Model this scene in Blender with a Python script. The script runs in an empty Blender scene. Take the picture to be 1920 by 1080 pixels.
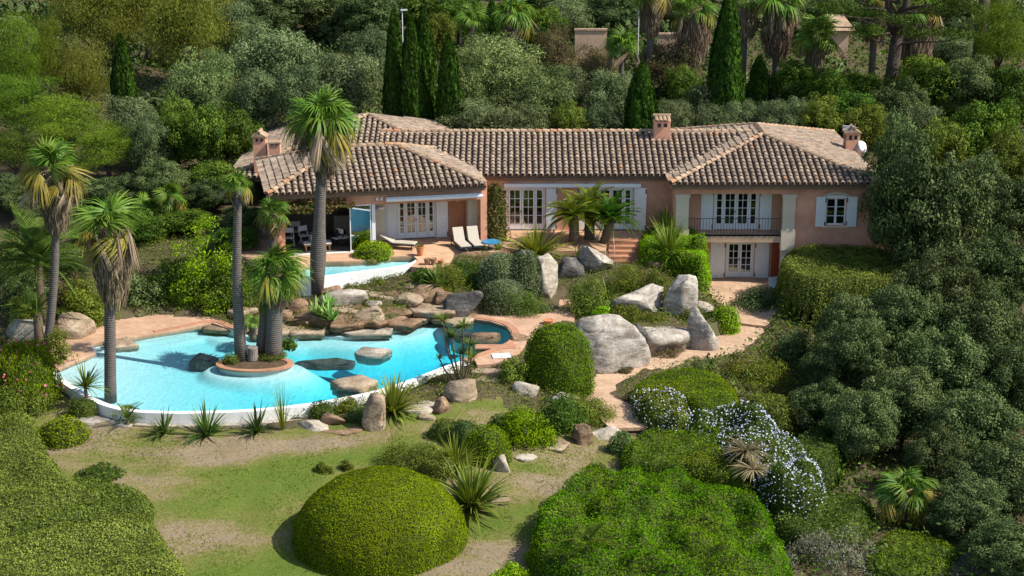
import bpy, bmesh, math, random
import numpy as np
from mathutils import Vector, Matrix, Euler
R = math.radians
scene = bpy.context.scene
col = scene.collection
# ------------------------------------------------------------------ camera, world, sun, exposure
CAM_H, PITCH, HFOV = 22.35, 16.5, 35.0
FPX = 960 / math.tan(R(HFOV / 2))
cam_d = bpy.data.cameras.new('camera'); cam = bpy.data.objects.new('camera', cam_d); col.objects.link(cam)
cam.location = (0, 0, CAM_H); cam.rotation_euler = (R(90 - PITCH), 0, 0)
cam_d.sensor_width = 36; cam_d.lens = 18 / math.tan(R(HFOV / 2)); cam_d.clip_end = 6000; cam_d.clip_start = 0.5
scene.camera = cam
SUN_EL, SUN_AZ = 46.0, 12.0          # elevation; degrees in front of the facade plane, from the right
sdir = Vector((math.cos(R(SUN_EL)) * math.cos(R(SUN_AZ)), -math.cos(R(SUN_EL)) * math.sin(R(SUN_AZ)), math.sin(R(SUN_EL))))
sun_d = bpy.data.lights.new('sun', 'SUN'); sun = bpy.data.objects.new('sun', sun_d); col.objects.link(sun)
sun_d.energy = 5.0; sun_d.angle = R(0.5); sun_d.color = (1.0, 0.95, 0.86)
sun.rotation_euler = sdir.to_track_quat('Z', 'Y').to_euler(); sun.location = (60, -20, 80)
world = bpy.data.worlds.new('World'); scene.world = world; world.use_nodes = True
nt = world.node_tree; nt.nodes.clear()
wo = nt.nodes.new('ShaderNodeOutputWorld'); wb = nt.nodes.new('ShaderNodeBackground'); sk = nt.nodes.new('ShaderNodeTexSky')
sk.sky_type = 'NISHITA'; sk.sun_disc = False; sk.sun_elevation = R(SUN_EL); sk.sun_rotation = math.atan2(sdir.x, sdir.y)
wb.inputs[1].default_value = 0.125
nt.links.new(sk.outputs[0], wb.inputs[0]); nt.links.new(wb.outputs[0], wo.inputs[0])
vs = scene.view_settings; vs.view_transform = 'Standard'; vs.look = 'None'; vs.gamma = 1; vs.exposure = 0.50; vs.use_curve_mapping = False
cy = scene.cycles; cy.max_bounces = 6; cy.diffuse_bounces = 2; cy.glossy_bounces = 3; cy.transmission_bounces = 4; cy.transparent_max_bounces = 10
cy.caustics_reflective = False; cy.caustics_refractive = False; cy.use_denoising = True
# ------------------------------------------------------------------ pixels (1920x1080) to directions
_cp, _sp = math.cos(R(PITCH)), math.sin(R(PITCH))
def ray(px, py):
    a, b = (px - 960) / FPX, (540 - py) / FPX
    return Vector((a, _cp + b * _sp, -_sp + b * _cp))
def at_z(px, py, z):
    d = ray(px, py); t = (z - CAM_H) / d.z
    return Vector((d.x * t, d.y * t, z))
def at_y(px, py, Y):
    d = ray(px, py); t = Y / d.y
    return Vector((d.x * t, Y, CAM_H + d.z * t))
def scale_at(P):                      # pixels per metre at a point
    return FPX / (P[1] * _cp + (CAM_H - P[2]) * _sp)
# ------------------------------------------------------------------ objects
def tag(o, label=None, cat=None, group=None, kind=None):
    if label: o['label'] = label
    if cat: o['category'] = cat
    if group: o['group'] = group
    if kind: o['kind'] = kind
    return o
def empty(name, loc=(0, 0, 0), rz=0.0, label=None, cat=None, group=None, parent=None):
    o = bpy.data.objects.new(name, None); col.objects.link(o)
    o.location = loc; o.rotation_euler = (0, 0, rz); o.empty_display_size = 0.2
    if parent: o.parent = parent
    return tag(o, label, cat, group)
def link(name, mesh, parent=None, loc=None, rot=None, scale=None):
    o = bpy.data.objects.new(name, mesh); col.objects.link(o)
    if parent is not None: o.parent = parent
    if loc is not None: o.location = loc
    if rot is not None: o.rotation_euler = rot
    if scale is not None: o.scale = scale if hasattr(scale, '__len__') else (scale,) * 3
    return o
def copy_tree(o, parent=None):
    c = o.copy(); col.objects.link(c); c.parent = parent
    for ch in list(o.children): copy_tree(ch, c)
    return c
def np_mesh(name, V, F, mat=None, tint=None, smooth=False):
    """V (n,3), F (m,k) equal-sided faces or list of faces."""
    me = bpy.data.meshes.new(name)
    V = np.asarray(V, dtype=np.float32)
    if isinstance(F, np.ndarray):
        m, k = F.shape
        me.vertices.add(len(V)); me.vertices.foreach_set('co', V.ravel())
        me.loops.add(m * k); me.loops.foreach_set('vertex_index', F.astype(np.int32).ravel())
        me.polygons.add(m); me.polygons.foreach_set('loop_start', np.arange(0, m * k, k, dtype=np.int32))
        me.polygons.foreach_set('loop_total', np.full(m, k, dtype=np.int32))
    else:
        me.from_pydata([tuple(v) for v in V], [], F)
    if tint is not None:
        a = me.attributes.new('tint', 'FLOAT', 'POINT'); a.data.foreach_set('value', np.asarray(tint, dtype=np.float32))
    me.update(calc_edges=True)
    if smooth: me.polygons.foreach_set('use_smooth', np.ones(len(me.polygons), dtype=bool))
    if mat: me.materials.append(mat)
    return me
class MB:
    """collects boxes, prisms and tubes into one mesh"""
    def __init__(s): s.v = []; s.f = []; s.t = []
    def add(s, vs, fs, t=0.5):
        b = len(s.v); s.v += [tuple(v) for v in vs]; s.f += [tuple(b + i for i in f) for f in fs]; s.t += [t] * len(vs); return s
    def box(s, x0, x1, y0, y1, z0, z1, t=0.5, M=None):
        vs = [Vector(p) for p in ((x0, y0, z0), (x1, y0, z0), (x1, y1, z0), (x0, y1, z0), (x0, y0, z1), (x1, y0, z1), (x1, y1, z1), (x0, y1, z1))]
        if M is not None: vs = [M @ v for v in vs]
        return s.add(vs, [(0, 3, 2, 1), (4, 5, 6, 7), (0, 1, 5, 4), (1, 2, 6, 5), (2, 3, 7, 6), (3, 0, 4, 7)], t)
    def prism(s, poly, z0, z1, t=0.5):      # poly ccw list of (x,y); z may be callable
        n = len(poly); g0 = z0 if callable(z0) else (lambda x, y: z0); g1 = z1 if callable(z1) else (lambda x, y: z1)
        vs = [(x, y, g0(x, y)) for x, y in poly] + [(x, y, g1(x, y)) for x, y in poly]
        fs = [tuple(range(n - 1, -1, -1)), tuple(range(n, 2 * n))] + [(i, (i + 1) % n, n + (i + 1) % n, n + i) for i in range(n)]
        return s.add(vs, fs, t)
    def tube(s, pts, rad, n=8, t=0.5, cap=True):
        pts = [Vector(p) for p in pts]; rad = rad if hasattr(rad, '__len__') else [rad] * len(pts)
        vs = []; fs = []; pu = None
        for i, p in enumerate(pts):
            d = (pts[min(i + 1, len(pts) - 1)] - pts[max(i - 1, 0)]).normalized()
            u = (pu - d * pu.dot(d)) if pu is not None else d.orthogonal()
            u.normalize(); pu = u; w = d.cross(u)
            vs += [p + (u * math.cos(2 * math.pi * k / n) + w * math.sin(2 * math.pi * k / n)) * rad[i] for k in range(n)]
        for i in range(len(pts) - 1):
            for k in range(n):
                a, b = i * n + k, i * n + (k + 1) % n; fs.append((a, b, b + n, a + n))
        if cap: fs.append(tuple(range(n - 1, -1, -1))); fs.append(tuple(range((len(pts) - 1) * n, len(pts) * n)))
        return s.add(vs, fs, t)
    def lathe(s, prof, n=16, c=(0, 0), t=0.5):   # prof list of (r,z)
        vs = [(c[0] + r * math.cos(2 * math.pi * k / n), c[1] + r * math.sin(2 * math.pi * k / n), z) for r, z in prof for k in range(n)]
        fs = [(i * n + k, i * n + (k + 1) % n, (i + 1) * n + (k + 1) % n, (i + 1) * n + k) for i in range(len(prof) - 1) for k in range(n)]
        fs += [tuple(range(n - 1, -1, -1)), tuple(range((len(prof) - 1) * n, len(prof) * n))]
        return s.add(vs, fs, t)
    def mesh(s, name, mat, smooth=False, bevel=0):
        me = np_mesh(name, s.v, s.f, mat, s.t)
        if smooth: me.polygons.foreach_set('use_smooth', np.ones(len(me.polygons), dtype=bool))
        return me
    def build(s, name, mat, parent=None, loc=None, rot=None, smooth=False, bevel=0):
        o = link(name, s.mesh(name, mat, smooth), parent, loc, rot)
        if bevel:
            m = o.modifiers.new('bevel', 'BEVEL'); m.width = bevel; m.segments = 2; m.limit_method = 'ANGLE'
        return o
# ------------------------------------------------------------------ numpy noise
def vnoise(P, seed=0):
    """value noise in 3-D, P (n,3) -> (n,) in -1..1"""
    P = np.asarray(P, dtype=np.float64); i = np.floor(P).astype(np.int64); f = P - i; f = f * f * (3 - 2 * f)
    def h(a, b, c):
        n = (a * 374761393 + b * 668265263 + c * 2147483647 + seed * 1274126177) & 0xffffffff
        n = ((n ^ (n >> 13)) * 1274126177) & 0xffffffff
        return ((n ^ (n >> 16)) & 0xffff) / 32767.5 - 1
    r = 0
    for a in (0, 1):
        for b in (0, 1):
            for c in (0, 1):
                w = (f[:, 0] if a else 1 - f[:, 0]) * (f[:, 1] if b else 1 - f[:, 1]) * (f[:, 2] if c else 1 - f[:, 2])
                r = r + w * h(i[:, 0] + a, i[:, 1] + b, i[:, 2] + c)
    return r
def fnoise(P, seed=0, o=3):
    P = np.asarray(P, dtype=np.float64); return sum(vnoise(P * 2 ** k, seed + k) / 2 ** k for k in range(o))
def in_poly(X, Y, poly):
    r = np.zeros(X.shape, bool); n = len(poly)
    for i in range(n):
        x0, y0 = poly[i]; x1, y1 = poly[(i + 1) % n]
        if y0 == y1: continue
        c = ((y0 > Y) != (y1 > Y)) & (X < (x1 - x0) * (Y - y0) / (y1 - y0) + x0); r ^= c
    return r
def poly_dist(X, Y, poly):
    d = np.full(X.shape, 1e9); n = len(poly)
    for i in range(n):
        x0, y0 = poly[i]; x1, y1 = poly[(i + 1) % n]; dx, dy = x1 - x0, y1 - y0
        t = np.clip(((X - x0) * dx + (Y - y0) * dy) / max(dx * dx + dy * dy, 1e-9), 0, 1)
        d = np.minimum(d, np.hypot(X - x0 - t * dx, Y - y0 - t * dy))
    return d
def smooth_poly(pts, n=4, closed=True):
    """Catmull-Rom through 2-D/3-D points"""
    pts = [Vector(p) for p in pts]; out = []; m = len(pts)
    for i in range(m if closed else m - 1):
        g = (lambda k: pts[k % m]) if closed else (lambda k: pts[min(max(k, 0), m - 1)])
        a, b, c, d = g(i - 1), g(i), g(i + 1), g(i + 2)
        for k in range(n):
            t = k / n
            out.append(0.5 * ((2 * b) + (c - a) * t + (2 * a - 5 * b + 4 * c - d) * t * t + (3 * b - a - 3 * c + d) * t ** 3))
    if not closed: out.append(pts[-1])
    return out
def ccw(poly):
    a = sum(poly[i][0] * poly[(i + 1) % len(poly)][1] - poly[(i + 1) % len(poly)][0] * poly[i][1] for i in range(len(poly)))
    return poly if a > 0 else poly[::-1]
# ------------------------------------------------------------------ materials
MATS = {}
def _mat(name):
    m = bpy.data.materials.new(name); m.use_nodes = True; n = m.node_tree; n.nodes.clear()
    out = n.nodes.new('ShaderNodeOutputMaterial'); MATS[name] = m
    return m, n, out
def _ramp(n, stops, fac):
    r = n.nodes.new('ShaderNodeValToRGB'); e = r.color_ramp.elements
    while len(e) < len(stops): e.new(0.5)
    for i, (p, c) in enumerate(stops): e[i].position = p; e[i].color = (*c, 1)
    n.links.new(fac, r.inputs[0]); return r.outputs[0]
def _noise(n, scale, detail=4, rough=0.6, vec=None, dist=0):
    t = n.nodes.new('ShaderNodeTexNoise'); t.inputs['Scale'].default_value = scale; t.inputs['Detail'].default_value = detail
    t.inputs['Roughness'].default_value = rough; t.inputs['Distortion'].default_value = dist
    if vec is not None: n.links.new(vec, t.inputs['Vector'])
    return t.outputs[0]
def _pos(n): return n.nodes.new('ShaderNodeNewGeometry').outputs['Position']
def _obj(n): return n.nodes.new('ShaderNodeTexCoord').outputs['Object']
def _mixc(n, a, b, fac, mode='MIX'):
    m = n.nodes.new('ShaderNodeMix'); m.data_type = 'RGBA'; m.blend_type = mode
    for s, v in ((0, fac), (6, a), (7, b)):
        if hasattr(v, 'is_linked') or hasattr(v, 'links'): n.links.new(v, m.inputs[s])
        elif s == 0: m.inputs[0].default_value = v
        else: m.inputs[s].default_value = (*v, 1)
    return m.outputs[2]
def _math(n, op, a, b=0.0):
    m = n.nodes.new('ShaderNodeMath'); m.operation = op
    for i, v in enumerate((a, b)):
        if hasattr(v, 'links'): n.links.new(v, m.inputs[i])
        else: m.inputs[i].default_value = v
    return m.outputs[0]
def _bump(n, h, strength=0.4, dist=0.02):
    b = n.nodes.new('ShaderNodeBump'); b.inputs['Strength'].default_value = strength; b.inputs['Distance'].default_value = dist
    n.links.new(h, b.inputs['Height']); return b.outputs[0]
def _pbr(n, out, colr, rough=0.7, normal=None, spec=0.3, metal=0.0):
    p = n.nodes.new('ShaderNodeBsdfPrincipled'); p.inputs['Roughness'].default_value = rough
    p.inputs['Specular IOR Level'].default_value = spec; p.inputs['Metallic'].default_value = metal
    if hasattr(colr, 'links'): n.links.new(colr, p.inputs['Base Color'])
    else: p.inputs['Base Color'].default_value = (*colr, 1)
    if normal is not None: n.links.new(normal, p.inputs['Normal'])
    n.links.new(p.outputs[0], out.inputs[0]); return p
def _attr(n, name='tint'):
    a = n.nodes.new('ShaderNodeAttribute'); a.attribute_name = name; return a.outputs['Fac']
def _rand(n): return n.nodes.new('ShaderNodeObjectInfo').outputs['Random']
def leaf_mat(name, dark, mid, light, transl=0.28, gloss=0.06, rough=0.45, var=0.25, big=0.0, bigcol=None, raw=False):
    m, n, out = _mat(name); gloss *= .18; rough = max(rough, .55)
    if not raw: dark, mid, light = [(c[0] * 1.15, c[1] * 1.36, c[2] * .55) for c in (dark, mid, light)]
    c = _ramp(n, [(0.0, dark), (0.5, mid), (1.0, light)], _attr(n))
    if bigcol is not None:
        f = _ramp(n, [(0.45, (0, 0, 0)), (0.7, (1, 1, 1))], _noise(n, big, 2, 0.5, _pos(n))); c = _mixc(n, c, bigcol, f)
    if var:
        h = n.nodes.new('ShaderNodeHueSaturation'); r = _rand(n)
        n.links.new(_math(n, 'ADD', _math(n, 'MULTIPLY', r, 0.035), 0.4825), h.inputs['Hue'])
        r2 = _math(n, 'FRACT', _math(n, 'MULTIPLY', r, 7.31))
        n.links.new(_math(n, 'ADD', _math(n, 'MULTIPLY', r2, var * 2), 1 - var), h.inputs['Value'])
        n.links.new(c, h.inputs['Color']); c = h.outputs[0]
    d = n.nodes.new('ShaderNodeBsdfDiffuse'); t = n.nodes.new('ShaderNodeBsdfTranslucent'); g = n.nodes.new('ShaderNodeBsdfGlossy')
    g.inputs['Roughness'].default_value = rough; g.inputs['Color'].default_value = (0.9, 0.95, 0.9, 1)
    n.links.new(c, d.inputs[0])
    tc = _mixc(n, c, (1, 1, 1) if raw else (1.25, 1.15, 0.5), 1.0, 'MULTIPLY'); n.links.new(tc, t.inputs[0])
    a = n.nodes.new('ShaderNodeMixShader'); a.inputs[0].default_value = transl; n.links.new(d.outputs[0], a.inputs[1]); n.links.new(t.outputs[0], a.inputs[2])
    b = n.nodes.new('ShaderNodeMixShader'); b.inputs[0].default_value = gloss; n.links.new(a.outputs[0], b.inputs[1]); n.links.new(g.outputs[0], b.inputs[2])
    n.links.new(b.outputs[0], out.inputs[0]); return m
def plain(name, c, rough=0.6, spec=0.3, nscale=0, var=0.15, metal=0.0, bump=0.0):
    m, n, out = _mat(name); cc = c; nm = None
    if nscale:
        nz = _noise(n, nscale, 5, 0.65, _pos(n)); lo = tuple(x * (1 - var) for x in c); hi = tuple(min(1, x * (1 + var)) for x in c)
        cc = _ramp(n, [(0.3, lo), (0.7, hi)], nz)
        if bump: nm = _bump(n, nz, bump, 0.02)
    _pbr(n, out, cc, rough, nm, spec, metal); return m
# foliage families: dark, mid, light
L = {}
L['oak'] = leaf_mat('holm_oak_leaf', (.020, .036, .010), (.064, .098, .028), (.185, .225, .080), gloss=.04, transl=.10, raw=True)
L['olive'] = leaf_mat('olive_leaf', (.044, .066, .024), (.115, .158, .060), (.235, .288, .122), gloss=.04, transl=.18, raw=True)
L['sage'] = leaf_mat('sage_tree_leaf', (.055, .080, .022), (.150, .200, .060), (.285, .340, .120), gloss=.04, transl=.25, raw=True)
L['bushy'] = leaf_mat('broad_leaf', (.013, .028, .008), (.046, .080, .018), (.140, .190, .045), gloss=.06)
L['bright'] = leaf_mat('bright_leaf', (.042, .072, .008), (.115, .165, .020), (.235, .290, .048), gloss=.03, transl=.28, raw=True)
L['euca'] = leaf_mat('eucalyptus_leaf', (.040, .042, .014), (.110, .108, .034), (.205, .180, .075), gloss=.05)
L['pine'] = leaf_mat('pine_needle', (.030, .045, .010), (.090, .120, .022), (.190, .220, .045), gloss=.03, transl=.2)
L['dpine'] = leaf_mat('dark_pine_needle', (.015, .024, .009), (.042, .060, .018), (.095, .115, .035), gloss=.03, transl=.15)
L['dry'] = leaf_mat('dry_shrub_leaf', (.060, .045, .022), (.140, .110, .050), (.230, .190, .095), gloss=.03, raw=True)
L['cyp'] = leaf_mat('cypress_leaf', (.010, .022, .008), (.030, .058, .014), (.072, .120, .024), gloss=.04, transl=.12, var=.15)
L['clip'] = leaf_mat('clipped_hedge_leaf', (.055, .092, .004), (.150, .235, .006), (.270, .370, .014), gloss=0, transl=.22, var=.08, big=.55, bigcol=(.165, .215, .006), raw=True)
L['vivid'] = leaf_mat('vivid_hedge_leaf', (.040, .085, .004), (.110, .215, .006), (.215, .345, .014), gloss=0, transl=.25, var=.08, big=.5, bigcol=(.140, .205, .007), raw=True)
L['clipd'] = leaf_mat('dense_hedge_leaf', (.045, .080, .006), (.120, .195, .012), (.225, .310, .028), gloss=0, transl=.22, var=.1, big=.45, bigcol=(.150, .175, .012), raw=True)
L['lime'] = leaf_mat('lime_hedge_leaf', (.085, .130, .004), (.190, .290, .008), (.310, .420, .020), gloss=.05, transl=.35, var=.1)
L['grey'] = leaf_mat('grey_hedge_leaf', (.062, .070, .022), (.165, .170, .060), (.300, .285, .135), gloss=.05, transl=.2, var=.12)
L['greyg'] = leaf_mat('teucrium_leaf', (.055, .074, .036), (.150, .182, .092), (.285, .310, .185), gloss=.04, transl=.2, var=.1, raw=True)
L['silver'] = leaf_mat('silver_leaf', (.085, .085, .055), (.225, .215, .150), (.400, .375, .285), gloss=.04, transl=.15, var=.1, raw=True)
L['lav'] = leaf_mat('lavender_leaf', (.055, .065, .050), (.125, .135, .105), (.220, .225, .190), transl=.15, var=.12)
L['blue'] = leaf_mat('blue_green_leaf', (.030, .050, .036), (.080, .115, .080), (.170, .210, .150), transl=.2, var=.1)
L['brown'] = leaf_mat('rust_vine_leaf', (.060, .036, .012), (.170, .105, .036), (.330, .220, .085), transl=.3, var=.1, raw=True)
L['mixed'] = leaf_mat('groundcover_leaf', (.040, .050, .012), (.110, .120, .030), (.200, .200, .060), transl=.25)
L['palm'] = leaf_mat('palm_frond_leaf', (.030, .055, .014), (.090, .145, .032), (.190, .260, .070), gloss=.10, rough=.35, transl=.3, var=.15)
L['palmy'] = leaf_mat('yellowing_frond_leaf', (.120, .110, .015), (.290, .250, .035), (.430, .360, .080), gloss=.08, transl=.35, var=.15, raw=True)
L['palmd'] = leaf_mat('dead_frond_leaf', (.085, .058, .036), (.215, .155, .100), (.420, .330, .225), gloss=.03, transl=.08, var=.2, raw=True)
L['feather'] = leaf_mat('feather_frond_leaf', (.035, .055, .020), (.095, .130, .045), (.180, .220, .090), gloss=.08, transl=.3)
L['cycas'] = leaf_mat('cycad_frond_leaf', (.018, .045, .008), (.050, .110, .014), (.130, .200, .030), gloss=.12, rough=.3, transl=.25)
L['cycasy'] = leaf_mat('cycad_pale_frond_leaf', (.060, .070, .015), (.150, .160, .035), (.270, .260, .080), gloss=.1, transl=.25)
L['spike'] = leaf_mat('flax_blade', (.060, .075, .018), (.160, .175, .045), (.320, .310, .110), gloss=.08, transl=.25)
L['spiked'] = leaf_mat('dark_strap_blade', (.025, .040, .016), (.065, .090, .036), (.140, .165, .075), gloss=.1, transl=.2)
L['yucca'] = leaf_mat('yucca_blade', (.070, .095, .030), (.160, .200, .070), (.300, .340, .140), gloss=.08, transl=.25)
L['agave'] = leaf_mat('agave_leaf', (.090, .140, .080), (.190, .270, .160), (.310, .400, .260), gloss=.06, transl=.15)
L['straw'] = leaf_mat('straw_yucca_blade', (.090, .075, .035), (.230, .190, .095), (.400, .340, .190), transl=.2, raw=True)
L['grass'] = leaf_mat('grass_blade', (.055, .075, .016), (.120, .140, .035), (.210, .215, .075), transl=.3, var=0)
L['plumb'] = leaf_mat('plumbago_flower', (.42, .46, .66), (.60, .64, .80), (.80, .82, .88), transl=.3, gloss=0, var=.05, raw=True)
L['pink'] = leaf_mat('oleander_flower', (.45, .04, .12), (.60, .09, .18), (.70, .20, .28), transl=.3, gloss=0, var=.05, raw=True)
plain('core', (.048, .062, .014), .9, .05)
plain('bark', (.10, .075, .055), .9, .1, 6, .35, bump=.5)
plain('pine_bark', (.075, .055, .045), .9, .1, 5, .4, bump=.6)
def palm_bark(name, c):
    m, n, out = _mat(name)
    w = n.nodes.new('ShaderNodeTexWave'); w.wave_type = 'BANDS'; w.bands_direction = 'Z'; w.inputs['Scale'].default_value = 3.2
    w.inputs['Distortion'].default_value = 2.5; w.inputs['Detail'].default_value = 3; n.links.new(_obj(n), w.inputs['Vector'])
    nz = _noise(n, 5, 5, .7, _obj(n)); f = _math(n, 'ADD', _math(n, 'MULTIPLY', w.outputs[1], .4), _math(n, 'MULTIPLY', nz, .6))
    cc = _ramp(n, [(.25, tuple(x * .55 for x in c)), (.75, tuple(x * 1.3 for x in c))], f)
    _pbr(n, out, cc, .85, _bump(n, f, .7, .04), .15); return m
palm_bark('palm_trunk', (.135, .115, .10)); palm_bark('brown_palm_trunk', (.15, .11, .075))
# rock
def rock_mat(name, a, b, c, scale=1.2, vein=None):
    m, n, out = _mat(name); P = _pos(n)
    mp = n.nodes.new('ShaderNodeMapping'); mp.inputs['Rotation'].default_value = (.5, .3, .8); mp.inputs['Scale'].default_value = (1, 1, 2.6); n.links.new(P, mp.inputs[0])
    n1 = _noise(n, scale, 8, .65, mp.outputs[0], .6); cc = _ramp(n, [(.32, a), (.5, b), (.68, c)], n1)
    n2 = _noise(n, scale * 7, 6, .7, P); cc = _mixc(n, cc, _ramp(n, [(.3, (.45, .43, .42)), (.7, (1.25, 1.22, 1.18))], n2), 0.75, 'MULTIPLY')
    if vein is not None:
        v = n.nodes.new('ShaderNodeTexVoronoi'); v.feature = 'DISTANCE_TO_EDGE'; v.inputs['Scale'].default_value = scale * 1.1
        dv = n.nodes.new('ShaderNodeMapping'); n.links.new(mp.outputs[0], dv.inputs[0]); n.links.new(dv.outputs[0], v.inputs['Vector'])
        f = _ramp(n, [(.0, (1, 1, 1)), (.05, (0, 0, 0))], v.outputs['Distance']); cc = _mixc(n, cc, vein, _math(n, 'MULTIPLY', f, .35))
    h = _math(n, 'ADD', n1, _math(n, 'MULTIPLY', n2, .35))
    _pbr(n, out, cc, .88, _bump(n, h, .8, .12), .15)
rock_mat('grey_rock', (.19, .16, .13), (.36, .32, .27), (.55, .505, .44), .8, (.62, .60, .56))
rock_mat('dark_rock', (.045, .042, .04), (.10, .095, .088), (.20, .19, .175), 1.1)
rock_mat('tan_rock', (.20, .145, .095), (.36, .275, .19), (.50, .40, .29), 1.0)
rock_mat('brown_rock', (.11, .068, .042), (.24, .155, .095), (.40, .28, .185), 1.3)
rock_mat('pale_rock', (.30, .255, .20), (.44, .385, .31), (.58, .52, .44), 1.0)
# masonry
def plaster(name, c, dirt=.25, sc=.9):
    m, n, out = _mat(name); P = _pos(n)
    a = _noise(n, sc, 6, .65, P); cc = _ramp(n, [(.3, tuple(x * (1 - dirt) for x in c)), (.7, tuple(min(1, x * (1 + dirt * .5)) for x in c))], a)
    b = _noise(n, 40, 4, .7, P); _pbr(n, out, cc, .9, _bump(n, b, .25, .01), .1); return m
plaster('pink_plaster', (.70, .36, .235)); plaster('orange_plaster', (.50, .215, .115)); plaster('cream_plaster', (.66, .57, .44), .15)
plaster('brown_plaster', (.38, .25, .18)); plaster('white_render', (.80, .79, .76), .10, .6); plaster('peach_plaster', (.58, .40, .27))
plain('white_paint', (.80, .80, .79), .45, .4, 3, .05); plain('white_metal', (.80, .81, .82), .35, .5)
plain('dark_metal', (.035, .04, .05), .45, .4); plain('grey_metal', (.42, .43, .45), .35, .5, metal=.6); plain('red_door', (.24, .055, .025), .6, .3, 4, .15)
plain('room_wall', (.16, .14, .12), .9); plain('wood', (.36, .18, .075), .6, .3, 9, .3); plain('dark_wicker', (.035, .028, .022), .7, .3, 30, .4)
plain('cushion', (.46, .41, .34), .95, .05, 12, .08); plain('white_fabric', (.72, .71, .70), .95, .05, 10, .06); plain('blue_top', (.035, .22, .42), .4, .4)
plain('terracotta_pot', (.50, .20, .09), .8, .2, 6, .2); plain('brown_pot', (.30, .17, .10), .85, .2, 6, .25); plain('soil', (.10, .07, .045), 1, 0, 5, .3, bump=.4)
plain('pool_lining', (.74, .77, .77), .7, .2, 5, .09); plain('stump_wood', (.20, .17, .15), .9, .1, 7, .3, bump=.5)
plain('pipe', (.55, .45, .38), .5)
def tile_mat(name, lo, mid, hi):
    m, n, out = _mat(name); P = _pos(n)
    cc = _ramp(n, [(0, tuple(.6 * a + .4 * b for a, b in zip(lo, mid))), (.45, mid), (.8, tuple(.6 * a + .4 * b for a, b in zip(hi, mid))), (1, (.42, .22, .12))], _attr(n))
    nz = _noise(n, 2.2, 7, .7, P); cc = _mixc(n, cc, _ramp(n, [(.35, (.42, .40, .40)), (.62, (1.1, 1.08, 1.05))], nz), .8, 'MULTIPLY')
    lich = _ramp(n, [(.60, (0, 0, 0)), (.72, (1, 1, 1))], _noise(n, 9, 5, .7, P)); cc = _mixc(n, cc, (.30, .27, .20), _math(n, 'MULTIPLY', lich, .45))
    _pbr(n, out, cc, .9, _bump(n, _noise(n, 25, 4, .7, P), .4, .01), .12)
tile_mat('clay_tile', (.20, .152, .118), (.355, .275, .205), (.50, .40, .295)); tile_mat('clay_ridge', (.26, .17, .11), (.40, .28, .185), (.48, .36, .25))
plain('roof_underlay', (.15, .10, .072), .95, .05, 3, .3)
def paving(name, bw, bh, a, b, mortar, rot=0, msz=.012):
    m, n, out = _mat(name); P = _pos(n); mp = n.nodes.new('ShaderNodeMapping'); mp.inputs['Rotation'].default_value = (0, 0, rot); n.links.new(P, mp.inputs[0])
    t = n.nodes.new('ShaderNodeTexBrick'); t.inputs['Scale'].default_value = 1; t.inputs['Brick Width'].default_value = bw; t.inputs['Row Height'].default_value = bh
    t.inputs['Mortar Size'].default_value = msz; t.inputs['Color1'].default_value = (*a, 1); t.inputs['Color2'].default_value = (*b, 1); t.inputs['Mortar'].default_value = (*mortar, 1)
    n.links.new(mp.outputs[0], t.inputs['Vector'])
    cc = _mixc(n, t.outputs[0], _ramp(n, [(.3, (.68, .66, .63)), (.7, (1.15, 1.15, 1.15))], _noise(n, .8, 7, .7, P)), .8, 'MULTIPLY')
    _pbr(n, out, cc, .85, _bump(n, t.outputs['Fac'], -.4, .01), .2)
paving('terrace_tile', .33, .33, (.60, .37, .225), (.52, .30, .18), (.50, .40, .30)); paving('deck_tile', .34, .17, (.55, .345, .225), (.46, .265, .165), (.40, .31, .23), .5)
paving('path_tile', .42, .26, (.56, .375, .245), (.47, .30, .19), (.36, .28, .20), .75, .022); paving('coping_tile', .3, .3, (.47, .23, .135), (.40, .19, .11), (.36, .25, .18), .2)
def ground_mat():
    m, n, out = _mat('earth'); P = _pos(n)
    cc = _ramp(n, [(.3, (.055, .045, .025)), (.5, (.105, .082, .048)), (.7, (.075, .085, .03))], _noise(n, .35, 8, .7, P))
    _pbr(n, out, cc, 1, _bump(n, _noise(n, 5, 6, .7, P), .6, .05), .05)
ground_mat()
def lawn_mat():
    m, n, out = _mat('lawn_turf'); P = _pos(n)
    mp = n.nodes.new('ShaderNodeMapping'); mp.inputs['Scale'].default_value = (.6, 1.25, 1); mp.inputs['Rotation'].default_value = (0, 0, .25); n.links.new(P, mp.inputs[0])
    big = _noise(n, .21, 4, .55, mp.outputs[0], .4)
    fine = _noise(n, 7, 6, .75, P)
    f = _math(n, 'ADD', big, _math(n, 'MULTIPLY', _math(n, 'SUBTRACT', fine, .5), .42))
    cc = _ramp(n, [(.40, (.105, .150, .028)), (.49, (.145, .158, .042)), (.54, (.205, .172, .078)), (.62, (.270, .205, .150)), (.74, (.235, .178, .105))], f)
    cc = _mixc(n, cc, _ramp(n, [(.3, (.6, .6, .55)), (.7, (1.2, 1.2, 1.15))], _noise(n, 22, 4, .8, P)), .8, 'MULTIPLY')
    _pbr(n, out, cc, 1, _bump(n, fine, .5, .04), .03)
lawn_mat()
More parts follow.
